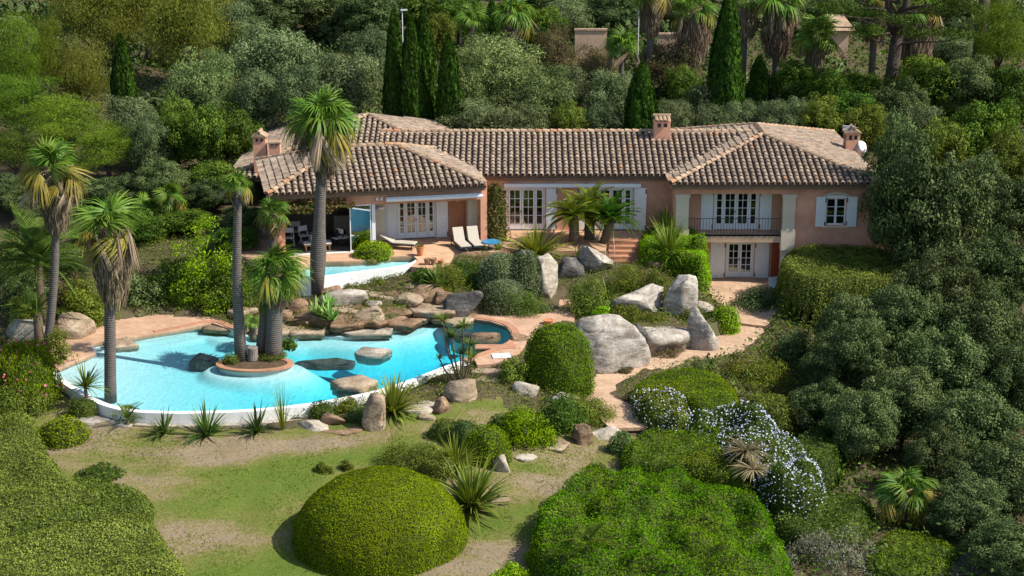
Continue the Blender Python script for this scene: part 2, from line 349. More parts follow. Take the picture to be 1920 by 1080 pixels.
def water_mat():
    m, n, out = _mat('pool_water'); P = _pos(n)
    tr = n.nodes.new('ShaderNodeBsdfTransparent'); gl = n.nodes.new('ShaderNodeBsdfGlossy'); gl.inputs['Roughness'].default_value = .04
    nm = _bump(n, _noise(n, 5, 4, .65, P, 1.4), .34, .035)
    n.links.new(nm, gl.inputs['Normal']); fr = n.nodes.new('ShaderNodeFresnel'); fr.inputs['IOR'].default_value = 1.33; n.links.new(nm, fr.inputs['Normal'])
    mx = n.nodes.new('ShaderNodeMixShader'); n.links.new(fr.outputs[0], mx.inputs[0]); n.links.new(tr.outputs[0], mx.inputs[1]); n.links.new(gl.outputs[0], mx.inputs[2])
    n.links.new(mx.outputs[0], out.inputs['Surface'])
    va = n.nodes.new('ShaderNodeVolumeAbsorption'); va.inputs['Color'].default_value = (.03, .87, .95, 1); va.inputs['Density'].default_value = .58
    n.links.new(va.outputs[0], out.inputs['Volume'])
water_mat()
def glass_mat(name, tint, refl):
    m, n, out = _mat(name)
    tr = n.nodes.new('ShaderNodeBsdfTransparent'); tr.inputs[0].default_value = (*tint, 1); gl = n.nodes.new('ShaderNodeBsdfGlossy'); gl.inputs['Roughness'].default_value = .02
    gl.inputs[0].default_value = (.85, .95, 1, 1)
    mx = n.nodes.new('ShaderNodeMixShader'); mx.inputs[0].default_value = refl; n.links.new(tr.outputs[0], mx.inputs[1]); n.links.new(gl.outputs[0], mx.inputs[2]); n.links.new(mx.outputs[0], out.inputs[0])
glass_mat('window_glass', (.72, .78, .80), .16); glass_mat('mirror_glass', (.10, .22, .22), .55)
plain('sea_water', (.01, .10, .13), .15, .5, .05, .2)
# ------------------------------------------------------------------ terrain height from control points (thin plate spline)
CP = np.array([(-24, 38, -5), (0, 38, -5.0), (24, 38, -4.6), (-18, 50, -3.6), (-6, 50, -3.8), (5, 50, -3.6), (18, 50, -3.7), (-18, 57, -2.9), (-8, 57, -3.0), (0, 57.5, -3.1), (8, 58, -3.5), (18, 58, -4.0),
 (-14, 62, -2.15), (-8, 62, -2.15), (-2, 62.8, -2.2), (1, 65, -2.35), (-18, 66, -1.9), (-19, 72, -1.5), (-12, 76.5, -1.45), (-6, 77, -.95), (0, 72, -1.55), (4, 73, -1.8), (4.5, 66, -3.0), (9, 68.8, -3.35), (6.5, 66.5, -3.2), (9, 72.5, -2.85),
 (12, 74.5, -2.9), (15, 80, -2.75), (15, 85, -2.75), (20, 79, -2.9), (25, 74, -4), (23, 65, -4.5), (-15, 83, -.25), (-8, 84, -.2), (0, 84, -.15), (6, 84.5, -.15), (5, 80, -1.0), (7.5, 79.5, -1.2), (3, 78, -1.35),
 (0, 76, -1.55), (8.5, 76, -1.9), (-7, 78.7, -.75), (-3, 79, -.6), (-10, 98, .6), (0, 98, .6), (14, 101, .8), (-26, 90, .4), (-26, 80, -.6), (27, 90, -.6), (28, 100, 1.2), (-35, 112, 2.6), (0, 112, 2.5), (35, 112, 2.6),
 (-40, 132, 4.2), (0, 132, 4), (40, 132, 4.2), (-50, 165, 8), (0, 165, 7.5), (50, 165, 8), (-60, 200, 16), (0, 200, 15), (60, 200, 16)], dtype=float)
def _tps(r2): return 0.5 * r2 * np.log(np.maximum(r2, 1e-9))
_n = len(CP); _d = ((CP[:, None, :2] - CP[None, :, :2]) ** 2).sum(-1)
_A = np.zeros((_n + 3, _n + 3)); _A[:_n, :_n] = _tps(_d) + np.eye(_n) * 2.0; _A[:_n, _n] = 1; _A[:_n, _n + 1:] = CP[:, :2]; _A[_n, :_n] = 1; _A[_n + 1:, :_n] = CP[:, :2].T
_w = np.linalg.solve(_A, np.concatenate([CP[:, 2], np.zeros(3)]))
def base_height(X, Y):
    X = np.asarray(X, float); Y = np.asarray(Y, float); x = np.clip(X, -60, 60); y = np.clip(Y, 36, 200); z = np.full(X.shape, _w[_n]) + _w[_n + 1] * x + _w[_n + 2] * y
    for i in range(_n): z = z + _w[i] * _tps((x - CP[i, 0]) ** 2 + (y - CP[i, 1]) ** 2)
    z = z + np.where(Y > 200, (Y - 200) * .30, 0) + np.where(Y < 36, np.maximum((Y - 36) * .34, -34 - z), 0)
    return z
FLAT = []            # (polygon xy, z): paved areas the ground is levelled under
HOLE = []            # pool basins
def pxpoly(pts, z): return [tuple(at_z(p[0], p[1], p[2] if len(p) > 2 else z)[:2]) for p in pts]
Z_TER, Z_DECK, Z_POOL, Z_UP, Z_LOW, Z_PATH = -.10, -1.50, -1.57, -.17, -2.66, -2.78
pool_px = [(397, 607), (330, 620), (253, 633), (185, 642), (172, 646), (181, 661), (140, 677), (104, 694), (112, 705), (150, 730), (195, 754), (245, 767), (310, 771), (370, 771), (440, 769), (500, 765), (580, 756), (645, 745), (705, 732), (768, 712), (839, 685), (887, 669),
           (925, 656), (952, 643), (960, 629), (948, 614), (918, 604), (880, 599), (845, 597), (805, 589), (782, 591), (768, 607), (723, 616), (670, 625), (610, 624), (575, 624), (540, 627), (470, 625), (430, 618)]
POOL = ccw([tuple(p) for p in pxpoly(pool_px, Z_POOL)])
up_px = [(560, 512), (575, 498), (607, 492), (645, 492), (705, 489), (733, 483), (760, 481), (776, 482), (780, 487), (757, 497), (700, 505), (650, 511), (608, 517), (580, 519)]
UPOOL = ccw(pxpoly(up_px, Z_UP))
ter_px = [(425, 462), (470, 490), (560, 505), (575, 496), (607, 490), (645, 490), (705, 487), (733, 481), (776, 480), (783, 487), (770, 500), (800, 503), (842, 492), (852, 474), (1000, 470), (1135, 470), (1140, 447), (1262, 447)]
TER = ccw([tuple(p) for p in pxpoly(ter_px, Z_TER)] + [(8.75, 88.5), (-16, 90)])
deckl_px = [(430, 616), (397, 605), (330, 618), (253, 631), (185, 640), (170, 645), (178, 661), (140, 676), (101, 693), (80, 697), (62, 660), (70, 640), (130, 622), (200, 600), (300, 588), (395, 594)]
DECKL = ccw(pxpoly(deckl_px, Z_DECK))
deckr_px = [(850, 585), (845, 595), (880, 597), (918, 602), (949, 612), (962, 628), (954, 644), (925, 657), (888, 670), (895, 684), (935, 682), (980, 652), (990, 636), (1030, 622), (1075, 606), (1082, 575), (1062, 556), (1040, 562), (1042, 580), (1000, 588), (940, 586), (900, 590)]
DECKR = ccw(pxpoly(deckr_px, Z_DECK))
low_px = [(1305, 575), (1300, 512), (1510, 512), (1510, 560), (1455, 590), (1440, 612), (1390, 606), (1340, 590)]
LOWP = ccw(pxpoly(low_px, Z_LOW))
path_px = [(1396, 604), (1345, 636), (1255, 660), (1180, 676), (1125, 697), (1094, 735), (1108, 762), (1150, 800), (1228, 798), (1200, 770), (1140, 745), (1158, 716), (1205, 697), (1285, 681), (1385, 655), (1434, 620)]
PATH = ccw([tuple(p) for p in pxpoly(path_px, Z_PATH)])
_c = lambda poly, d: [(b[0] + e.y * d, b[1] - e.x * d) for a, b, c in [(poly[i - 1], poly[i], poly[(i + 1) % len(poly)]) for i in range(len(poly))] for e in [((Vector(b) - Vector(a)).normalized() + (Vector(c) - Vector(b)).normalized()).normalized()]]
PATH = _c(PATH, .22)
STAIR_A = at_z(1172, 447, Z_TER); STAIR = [(STAIR_A.x - .95, STAIR_A.y - 3.0), (STAIR_A.x + .95, STAIR_A.y - 3.0), (STAIR_A.x + .95, STAIR_A.y), (STAIR_A.x - .95, STAIR_A.y)]
RWING = [(8.95, 85.0), (19.6, 85.0), (19.6, 97), (8.95, 97)]
FLAT += [(TER, Z_TER), (STAIR, -1.15), (RWING, Z_LOW - .03), (DECKL, Z_DECK), (DECKR, Z_DECK), (LOWP, Z_LOW), (PATH, Z_PATH)]
def offset(poly, d):
    """ccw polygon, d > 0 outward"""
    n = len(poly); out = []
    for i in range(n):
        a, b, c = Vector(poly[i - 1]), Vector(poly[i]), Vector(poly[(i + 1) % n]); e = ((b - a).normalized() + (c - b).normalized()).normalized()
        out.append((b.x + e.y * d, b.y - e.x * d))
    return out
HOLE += [(offset(POOL, .25), -3.9), (offset(UPOOL, .25), -2.2)]
def height(X, Y):
    X = np.atleast_1d(np.asarray(X, float)); Y = np.atleast_1d(np.asarray(Y, float)); z = base_height(X, Y)
    for poly, zz in FLAT: z = np.where(in_poly(X, Y, poly), zz - .04, z)
    return z
def hz(x, y): return float(height(x, y)[0])
def hit(px, py):
    d = ray(px, py); t = np.linspace(40, 190, 1200); X, Y, Z = d.x * t, d.y * t, CAM_H + d.z * t
    g = height(X, Y); k = np.argmax(Z < g)
    if Z[k] >= g[k]: k = len(t) - 1
    k = max(k, 1); a = (Z[k - 1] - g[k - 1]) / max(1e-6, (Z[k - 1] - g[k - 1]) - (Z[k] - g[k])); tt = t[k - 1] + a * (t[k] - t[k - 1])
    return Vector((d.x * tt, d.y * tt, CAM_H + d.z * tt))
def _axis(*seg):
    out = []
    for a, b, s in seg: out += list(np.arange(a, b, s))
    return np.array(out + [seg[-1][1]])
gx = _axis((-900, -100, 100), (-100, -40, 6), (-40, -22, 1), (-22, 22, .36), (22, 40, 1), (40, 100, 6), (100, 900, 100))
gy = _axis((-200, 20, 10), (20, 46, 1.5), (46, 90, .36), (90, 140, 1.5), (140, 240, 5), (240, 900, 60))
GX, GY = np.meshgrid(gx, gy); gz = height(GX.ravel(), GY.ravel())
for poly, zz in HOLE: gz = np.where(in_poly(GX.ravel(), GY.ravel(), poly), zz, gz)
gz = gz + .05 * fnoise(np.c_[GX.ravel() * .9, GY.ravel() * .9, 0 * gz], 3) * (np.abs(GX.ravel()) < 60)
for poly, zz in FLAT: gz = np.where(in_poly(GX.ravel(), GY.ravel(), poly) & (gz > -2.9 if zz > -2 else gz > -9), np.minimum(gz, zz - .03), gz)
nx_, ny_ = len(gx), len(gy); ii = np.arange(nx_ * ny_).reshape(ny_, nx_)
gF = np.stack([ii[:-1, :-1], ii[:-1, 1:], ii[1:, 1:], ii[1:, :-1]], -1).reshape(-1, 4)
g = link('ground', np_mesh('ground', np.c_[GX.ravel(), GY.ravel(), gz], gF, MATS['earth'], smooth=True)); tag(g, kind='structure')
sea = MB().box(-3000, 3000, -3000, -30, -33, -26).build('sea', MATS['sea_water']); tag(sea, kind='structure')
def slab(name, poly, z, th, mat):
    o = MB().prism(poly, z - th, z).build(name, MATS[mat]); tag(o, kind='structure'); return o
slab('terrace', TER, Z_TER, .25, 'terrace_tile'); slab('pool_deck', DECKL, Z_DECK, .2, 'deck_tile'); slab('pool_deck', DECKR, Z_DECK, .2, 'deck_tile')
slab('lower_patio', LOWP, Z_LOW, .15, 'path_tile'); slab('garden_path', PATH, Z_PATH, .15, 'path_tile')
# lawn: a sheet that follows the ground
lawn_px = [(95, 705), (150, 745), (240, 785), (400, 800), (600, 800), (740, 775), (860, 752), (945, 742), (960, 770), (1100, 800), (1200, 806), (1200, 870), (1120, 930), (1060, 1010), (1000, 1120), (250, 1120), (80, 960), (10, 830), (40, 715)]
LAWN = ccw([tuple(hit(*p)[:2]) for p in lawn_px])
lx = np.arange(-22, 8, .3); ly = np.arange(46, 69, .3); LX, LY = np.meshgrid(lx, ly); m_ = in_poly(LX, LY, LAWN)
lz = base_height(LX.ravel(), LY.ravel()) + .05 * fnoise(np.c_[LX.ravel() * .9, LY.ravel() * .9, 0 * LX.ravel()], 3) + .035
for poly, zz in FLAT: lz = np.where(in_poly(LX.ravel(), LY.ravel(), poly), zz - .2, lz)
for poly, zz in HOLE: lz = np.where(in_poly(LX.ravel(), LY.ravel(), poly), zz, lz)
jj = np.arange(LX.size).reshape(LX.shape); q = m_[:-1, :-1] & m_[1:, 1:] & m_[:-1, 1:] & m_[1:, :-1]
lF = np.stack([jj[:-1, :-1][q], jj[:-1, 1:][q], jj[1:, 1:][q], jj[1:, :-1][q]], -1)
lawn = link('lawn', np_mesh('lawn', np.c_[LX.ravel(), LY.ravel(), lz], lF, MATS['lawn_turf'], smooth=True)); tag(lawn, kind='structure')
# ------------------------------------------------------------------ pools
def ring(inner, outer, z0, z1, sel=None):
    m = MB(); n = len(inner)
    for i in range(n):
        j = (i + 1) % n
        if sel is not None and not sel(i): continue
        a, b, c, d = inner[i], inner[j], outer[j], outer[i]; vs = [(*p, z0) for p in (a, b, c, d)] + [(*p, z1) for p in (a, b, c, d)]
        m.add(vs, [(0, 1, 2, 3), (7, 6, 5, 4), (0, 4, 5, 1), (1, 5, 6, 2), (2, 6, 7, 3), (3, 7, 4, 0)])
    return m
def densify(poly, n=4): return [tuple(p) for p in smooth_poly([Vector((*p, 0)) for p in poly], n)]
PO = ccw([(p[0], p[1]) for p in densify(POOL)]); UO = ccw([(p[0], p[1]) for p in densify(UPOOL)])
def basin(name, P, zw, ztop, zbot, depth, label, group=None):
    t = empty(name, (0, 0, 0), 0, label, 'pool')
    rk = (lambda i: P[i][1] > 71.6 and -13.2 < P[i][0] < -3.0) if zw < -1 else (lambda i: False)
    ring(P, offset(P, .28), zbot, ztop, lambda i: not rk(i)).build('pool_wall', MATS['white_render'], t)
    if zw < -1: ring(P, offset(P, .28), zbot, ztop - .2, rk).build('sunken_wall', MATS['pool_lining'], t)
    x0, x1 = min(p[0] for p in P) - .3, max(p[0] for p in P) + .3; y0, y1 = min(p[1] for p in P) - .3, max(p[1] for p in P) + .3
    X, Y = np.meshgrid(np.arange(x0, x1, .15), np.arange(y0, y1, .15)); ok = in_poly(X, Y, offset(P, .2)); Z = zw - depth(X, Y)
    k = np.arange(X.size).reshape(X.shape); q = ok[:-1, :-1] | ok[1:, 1:]; F = np.stack([k[:-1, :-1][q], k[:-1, 1:][q], k[1:, 1:][q], k[1:, :-1][q]], -1)
    inn = in_poly(X, Y, offset(P, .12)); Z = np.where(inn, Z, np.minimum(Z, zbot + .3))
    link('pool_floor', np_mesh('pool_floor', np.c_[X.ravel(), Y.ravel(), Z.ravel()], F, MATS['pool_lining'], smooth=True), t)
    MB().prism(offset(P, .1), zbot + .05, zw).build('pool_water', MATS['pool_water'], t)
    return t
ic_ = at_z(478, 679, -1.45)
def depth_main(X, Y):
    d = np.interp(X, [-19, -15.5, -13, -11, -9, -7, -5, 2], [.18, .46, .66, .88, 1.15, 1.45, 1.6, 1.65])
    e = poly_dist(X, Y, PO); far = (Y > 71.2) & (X < -3); di = np.hypot((X - ic_.x) / 1.62, (Y - ic_.y) / .95) - 1; d = np.minimum(d, .26 + np.maximum(0, di - .35) * 1.1); return np.where(far, np.minimum(d, .35 + np.maximum(0, e - .9) * 1.2), d)
main_pool = basin('swimming_pool', PO, Z_POOL, Z_POOL + .012, -3.5, depth_main, 'large free-form turquoise infinity pool with white rim above the lawn')
up_pool = basin('swimming_pool', UO, Z_UP, Z_UP + .012, -1.35, lambda X, Y: np.interp(poly_dist(X, Y, UO), [0, .5, 1.2, 1.6], [.2, .35, .95, 1.0]), 'small upper turquoise pool with white overflow wall beside the terrace')
def near_edge(P, n):      # outline segments on the lawn side
    return [i for i in range(len(P)) if n(P[i])]
OUT = offset(PO, .30); OUT2 = offset(PO, .55)
_nl = set(near_edge(PO, lambda p: p[1] < np.interp(p[0], [-19, -17, -9, -3, -1.2], [60, 62.8, 64.5, 66.5, 69.2]) and p[0] < -1.6))
ring(OUT, OUT2, -2.9, -2.02, lambda i: i in _nl and (i + 1) % len(PO) in _nl).build('overflow_kerb', MATS['pale_rock'], main_pool)
# terracotta coping beside the decks
OC = offset(PO, .02); OC2 = offset(PO, .36)
_fd = set(near_edge(PO, lambda p: (p[0] < -12.4 and p[1] > 66.2 and p[0] > -17.2) or (p[0] > -2.4 and p[1] > 68.0 and p[1] < 75.3)))
for _s in (-1, 1): ring(OC, OC2, Z_DECK - .08, Z_DECK + .03, lambda i: i in _fd and (i + 1) % len(PO) in _fd and PO[i][0] * _s > -8 * _s).build('pool_coping', MATS['coping_tile'], main_pool)
# planted island in the pool
ic = at_z(478, 679, -1.45); isl = empty('planter_island', (ic.x, ic.y, -3.08), 0, 'oval palm planter with terracotta rim standing in the pool', 'planter')
def oval(rx, ry, n=40): return [(rx * math.cos(2 * math.pi * k / n), ry * math.sin(2 * math.pi * k / n)) for k in range(n)]
MB().prism(oval(1.62, .95), 0, 1.5).build('planter_wall', MATS['white_render'], isl)
ring(oval(1.45, .80), oval(1.74, 1.05), 1.5, 1.58).build('planter_rim', MATS['coping_tile'], isl); MB().prism(oval(1.44, .79), 1.5, 1.54).build('soil_bed', MATS['soil'], isl)
# stairs from the terrace down to the garden
st = empty('garden_stairs', at_z(1172, 492, -.95), 0, 'short flight of terracotta steps between boulder and clipped hedge', 'stairs')
a = at_z(1172, 447, Z_TER); o0 = Vector(st.location)
for k in range(6):
    y1 = a.y - .42 * k; MB().box(-.85, .85, y1 - .44 - o0.y, y1 - o0.y, -.4, (Z_TER - .165 * (k + 1)) - o0.z + .10).build('step', MATS['coping_tile'], st)
hr = MB(); A, B = Vector((-.62, a.y - o0.y - .1, Z_TER - o0.z)), Vector((-.62, a.y - 2.4 - o0.y, -1.0 - o0.z))
hr.tube([A, A + Vector((0, 0, .95))], .018, 6).tube([B, B + Vector((0, 0, .95))], .018, 6).tube([A + Vector((0, 0, .95)), B + Vector((0, 0, .95))], .018, 6); hr.build('handrail', MATS['pipe'], st)
# stone steps from the deck to the lawn
s0 = at_z(922, 690, Z_DECK); ls = empty('stone_steps', (s0.x, s0.y - 1.2, -2.5), 0, 'rough stone steps leading from pool deck down to lawn', 'stairs')
for k in range(5):
    rnd = random.Random(k); p = [(x + rnd.uniform(-.06, .06), y + rnd.uniform(-.05, .05)) for x, y in ((-.95, -.02), (.0, -.1), (.95, .0), (.98, .55), (-.9, .55))]
    b = MB().prism([(x + .03 * k, y + 1.05 - .5 * k) for x, y in p], -.2 - .05 * k, .86 - .19 * k).build('step', MATS['tan_rock'], ls, bevel=.03)
# ------------------------------------------------------------------ the villa
villa = empty('villa', (0, 88, Z_TER), 0, 'terracotta-pink villa with clay tile hip roofs, white doors and shutters', 'house')
def vpart(o): o.parent = villa; o.matrix_parent_inverse = Matrix.Translation(villa.location).inverted(); return o
def frame(o, ang):                       # local (u right, v back, w up) to world
    return Matrix.Translation(o) @ Matrix.Rotation(ang, 4, 'Z')
def vmesh(name, mb, mat, M=None, parent=None, smooth=False):
    me = mb.mesh(name, MATS[mat] if isinstance(mat, str) else mat, smooth)
    if M is not None: me.transform(M)
    o = link(name, me)
    if parent is None: return vpart(o)
    o.parent = parent
    return o
def wall(u0, u1, z0, z1, v0, v1, openings):
    us = sorted({u0, u1, *[x for o in openings for x in o[:2] if u0 < x < u1]}); zs = sorted({z0, z1, *[x for o in openings for x in o[2:] if z0 < x < z1]}); m = MB()
    for i in range(len(us) - 1):
        k = 0
        while k < len(zs) - 1:
            inside = lambda kk: any(o[0] - 1e-6 <= us[i] and us[i + 1] <= o[1] + 1e-6 and o[2] - 1e-6 <= zs[kk] and zs[kk + 1] <= o[3] + 1e-6 for o in openings)
            if inside(k): k += 1; continue
            j = k
            while j < len(zs) - 1 and not inside(j): j += 1
            m.box(us[i], us[i + 1], v0, v1, zs[k], zs[j]); k = j
    return m
def glazed_door(M, u0, u1, z0, z1, v, leaves, rows, solid=.34, name='french_door', handle=True):
    """leaves: list of pane columns per leaf; returns the door part"""
    fr = MB(); t = .05; fr.box(u0, u0 + .07, v - .04, v + .08, z0, z1).box(u1 - .07, u1, v - .04, v + .08, z0, z1).box(u0 + .07, u1 - .07, v - .04, v + .08, z1 - .07, z1)
    a, b = u0 + .07, u1 - .07; tot = sum(c + .9 for c in leaves); x = a; panes = []
    for c in leaves:
        w = (b - a) * (c + .9) / tot; st_ = .095; x0, x1 = x + .008, x + w - .008; zt = z1 - .08
        fr.box(x0, x0 + st_, v, v + t, z0 + .02, zt).box(x1 - st_, x1, v, v + t, z0 + .02, zt).box(x0 + st_, x1 - st_, v, v + t, zt - st_, zt).box(x0 + st_, x1 - st_, v, v + t, z0 + .02, z0 + solid)
        p0, p1, q0, q1 = x0 + st_, x1 - st_, z0 + solid, zt - st_; bar = .032
        for k in range(1, c): xx = p0 + (p1 - p0) * k / c; fr.box(xx - bar / 2, xx + bar / 2, v + .004, v + t - .004, q0, q1)
        for r in range(1, rows): zz = q0 + (q1 - q0) * r / rows; fr.box(p0, p1, v + .008, v + t - .008, zz - bar / 2, zz + bar / 2)
        for k in range(c):
            for r in range(rows): panes.append((p0 + (p1 - p0) * k / c, p0 + (p1 - p0) * (k + 1) / c, q0 + (q1 - q0) * r / rows, q0 + (q1 - q0) * (r + 1) / rows))
        x += w
    d = vmesh(name, fr, 'white_paint', M)
    for (p0, p1, q0, q1) in panes:
        vmesh('pane', MB().box(p0 + .01, p1 - .01, v + .02, v + .028, q0 + .01, q1 - .01), 'window_glass', M, d)
    if handle:
        um = (a + b) / 2; vmesh('handle', MB().box(um - .03, um - .012, v - .05, v - .002, z0 + .95, z0 + 1.12).box(um - .12, um - .03, v - .05, v - .035, z0 + 1.02, z0 + 1.045), 'dark_metal', M, d)
    return d
def shutter(M, u0, u1, z0, z1, v, hinge=1):
    m = MB(); n = 9; h = (z1 - z0) / n
    for k in range(n): m.box(u0, u1, v, v + .035, z0 + h * k + .004, z0 + h * (k + 1) - .004)
    m.box(u0 + .01, u1 - .01, v + .01, v + .03, z0, z1)
    s = vmesh('shutter', m, 'white_paint', M); e = u1 - .05 if hinge > 0 else u0
    vmesh('hinge', MB().box(e, e + .05, v - .012, v - .002, z1 - .32, z1 - .06).box(e, e + .05, v - .012, v - .002, z0 + .06, z0 + .3), 'dark_metal', M, s); return s
# ---- roof tiles
TILES = []           # (matrix, distance to camera)
def tile_mesh(L=.50, r0=.125, r1=.098, n=6, th=.02, tint=.5, name='roof_tile'):
    v = []; f = []
    for i, (y, r, z) in enumerate(((0, r0, .055), (L, r1, .0))):
        for k in range(n + 1):
            a = math.pi * k / n; v.append((r * math.cos(a), y, z + r * .92 * math.sin(a)))
    for k in range(n + 1):
        a = math.pi * k / n; v.append(((r0 - th) * math.cos(a), 0, .055 + (r0 - th) * .92 * math.sin(a)))
    m = n + 1
    f += [(k, k + 1, m + k + 1, m + k) for k in range(n)] + [(2 * m + k, 2 * m + k + 1, k + 1, k) for k in range(n)]
    return np.array(v), f
TV, TF = tile_mesh()
COLW, ROWH = .335, .40
def roof_plane(E0, E1, poly, jitter_seed):
    """E0,E1: eave ends (left,right seen from outside); poly: 3-D corners of the plane, ccw seen from outside"""
    u = (E1 - E0).normalized(); nrm = (poly[1] - poly[0]).cross(poly[2] - poly[0]).normalized()
    if nrm.z < 0: nrm = -nrm
    s = nrm.cross(u).normalized()
    if s.z < 0: s = -s
    pl = [((p - E0).dot(u), (p - E0).dot(s)) for p in poly]; rnd = random.Random(jitter_seed)
    u0, u1 = min(p[0] for p in pl), max(p[0] for p in pl); t1 = max(p[1] for p in pl)
    Mb = Matrix((u, s, nrm)).transposed().to_4x4(); i = 0; uu = u0 + COLW * .5
    while uu < u1:
        tt = 0.0; dj = rnd.uniform(-.03, .03)
        while tt < t1:
            c = np.array([uu]); d = np.array([tt + .22])
            if in_poly(c, d, pl)[0]:
                M = Matrix.Translation(E0 + u * (uu + rnd.uniform(-.012, .012)) + s * (tt - .06 + dj * .4) + nrm * (.03 + rnd.uniform(0, .008))) @ Mb @ Matrix.Rotation(rnd.uniform(-.035, .035), 4, 'Z')
                TILES.append(M)
            tt += ROWH
        uu += COLW
    return u, s, nrm
def roof_sheet(name, polys, mat='roof_underlay', th=.14):
    m = MB()
    for poly in polys:
        n = len(poly); nrm = (poly[1] - poly[0]).cross(poly[2] - poly[0]).normalized(); nrm = nrm if nrm.z > 0 else -nrm
        b = [p - nrm * th for p in poly]; m.add(list(poly) + b, [tuple(range(n)), tuple(range(2 * n - 1, n - 1, -1))] + [(i, n + i, n + (i + 1) % n, (i + 1) % n) for i in range(n)])
    return vmesh(name, m, mat)
RIDGES = []
def ridge_line(a, b): RIDGES.append((a, b))
def hip_roof(A, ang, W, D, slope, seed, ridge_along='u', name='roof'):
    """A front-left eave corner (world), W along u, D along v"""
    M = frame(A, ang); P = lambda u, v, w: M @ Vector((u, v, w))
    c = [P(0, 0, 0), P(W, 0, 0), P(W, D, 0), P(0, D, 0)]; h = min(W, D) / 2
    if W >= D: r0, r1 = P(h, D / 2, h * slope), P(W - h, D / 2, h * slope); planes = [(c[0], c[1], [c[0], c[1], r1, r0]), (c[1], c[2], [c[1], c[2], r1]), (c[2], c[3], [c[2], c[3], r0, r1]), (c[3], c[0], [c[3], c[0], r0])]; hips = [(c[0], r0), (c[3], r0), (c[1], r1), (c[2], r1)]
    else: r0, r1 = P(W / 2, h, h * slope), P(W / 2, D - h, h * slope); planes = [(c[0], c[1], [c[0], c[1], r0]), (c[1], c[2], [c[1], c[2], r1, r0]), (c[2], c[3], [c[2], c[3], r1]), (c[3], c[0], [c[3], c[0], r0, r1])]; hips = [(c[0], r0), (c[1], r0), (c[2], r1), (c[3], r1)]
    for k, (e0, e1, poly) in enumerate(planes):
        if k != 2: roof_plane(e0, e1, poly, seed + k)
    for a, b in hips: ridge_line(a, b)
    ridge_line(r0, r1)
    return roof_sheet(name, [p[2] for p in planes])
# left wing (turned), central wing, right wing, taller rear block
ZE_L, ZE_C, ZE_R = 3.28, 3.06, 3.02
AL = at_z(500, 367, ZE_L); BL = at_z(912, 348, ZE_L); ANG_L = math.atan2(BL.y - AL.y, BL.x - AL.x); WL = (BL - AL).length; DL = 8.6
EC = 86.6
xr0, xr1 = at_z(1257, 346, ZE_R).x, at_z(1656, 346, ZE_R).x; YR = at_z(1450, 346, ZE_R).y
roof_l = hip_roof(AL, ANG_L, WL, DL, .335, 1, name='left_roof')
roof_r = hip_roof(Vector((xr0, YR, ZE_R)), 0, xr1 - xr0, 14.2, .272, 11, name='right_roof')
x0c, x1c = -7.6, 14.0; hc = 5.15; sl = .27
cpoly = [Vector((x0c, EC, ZE_C)), Vector((x1c, EC, ZE_C)), Vector((x1c, EC + hc, ZE_C + hc * sl)), Vector((x0c, EC + hc, ZE_C + hc * sl))]
bpoly = [Vector((x1c, EC + 2 * hc, ZE_C)), Vector((x0c, EC + 2 * hc, ZE_C)), cpoly[3].copy(), cpoly[2].copy()]
def below_right(M):                       # tiles of the central roof hidden inside the side roofs are not laid
    p = M.translation
    zr = ZE_R + .272 * (p.x - xr0); return not (p.x > xr0 and p.z < zr - .02)
n0 = len(TILES); roof_plane(cpoly[0], cpoly[1], cpoly, 21); TILES[n0:] = [M for M in TILES[n0:] if below_right(M)]
roof_c = roof_sheet('central_roof', [cpoly, bpoly]); ridge_line(cpoly[3], Vector((xr0 + (ZE_C + hc * sl - ZE_R) / .272, EC + hc, ZE_C + hc * sl)))
pk = at_y(690, 217, 98.0); PB = 7.4; SB = .30
roof_b = hip_roof(Vector((pk.x - PB, pk.y - PB, pk.z - PB * SB)), 0, 2 * PB, 2 * PB + .3, SB, 31, name='rear_roof')
# tiles: the nearest 300 are laid one by one, the rest as one part
clay = MATS['clay_tile']; campos = Vector((0, 0, CAM_H))
def facing(M): n = M.to_3x3() @ Vector((0, 0, 1)); return n.dot((campos - M.translation).normalized())
TILES.sort(key=lambda M: (M.translation - campos).length - 22 * facing(M))
rv = random.Random(5); var = []
for k in range(10):
    me = np_mesh('roof_tile', TV, TF, clay, np.full(len(TV), [.05, .2, .32, .4, .45, .5, .58, .68, .82, .97][k])); var.append(me)
tw = [.9, 1.4, 1.5, 1.6, 1.5, 1.4, 1.2, .9, .5, .14]
VI = Matrix.Translation(villa.location).inverted()
for M in TILES[:300]:
    o = link('roof_tile', rv.choices(var, tw)[0]); near = min((roof_l, AL.x + 6), (roof_c, 4), (roof_r, 14), key=lambda q: abs(q[1] - M.translation.x))[0]
    o.parent = near; o.matrix_basis = M
bv = []; bf = []; bt = []
for M in TILES[300:]:
    A3 = np.array(M.to_3x3()); b = len(bv) * len(TV); bv.append(TV @ A3.T + np.array(M.translation)); bf += [tuple(b + i for i in f) for f in TF]
    bt.append(np.full(len(TV), rv.choices([.05, .2, .32, .4, .45, .5, .58, .68, .82, .97], tw)[0]))
o = vpart(link('roof_tiles', np_mesh('roof_tiles', np.concatenate(bv), bf, clay, np.concatenate(bt)))); tag(o, kind='stuff')
rvv, rff = tile_mesh(.52, .15, .135, 6, .025); RM = [np_mesh('ridge_tile', rvv, rff, MATS['clay_ridge'], np.full(len(rvv), t)) for t in (.1, .3, .5, .7, .85, .99)]
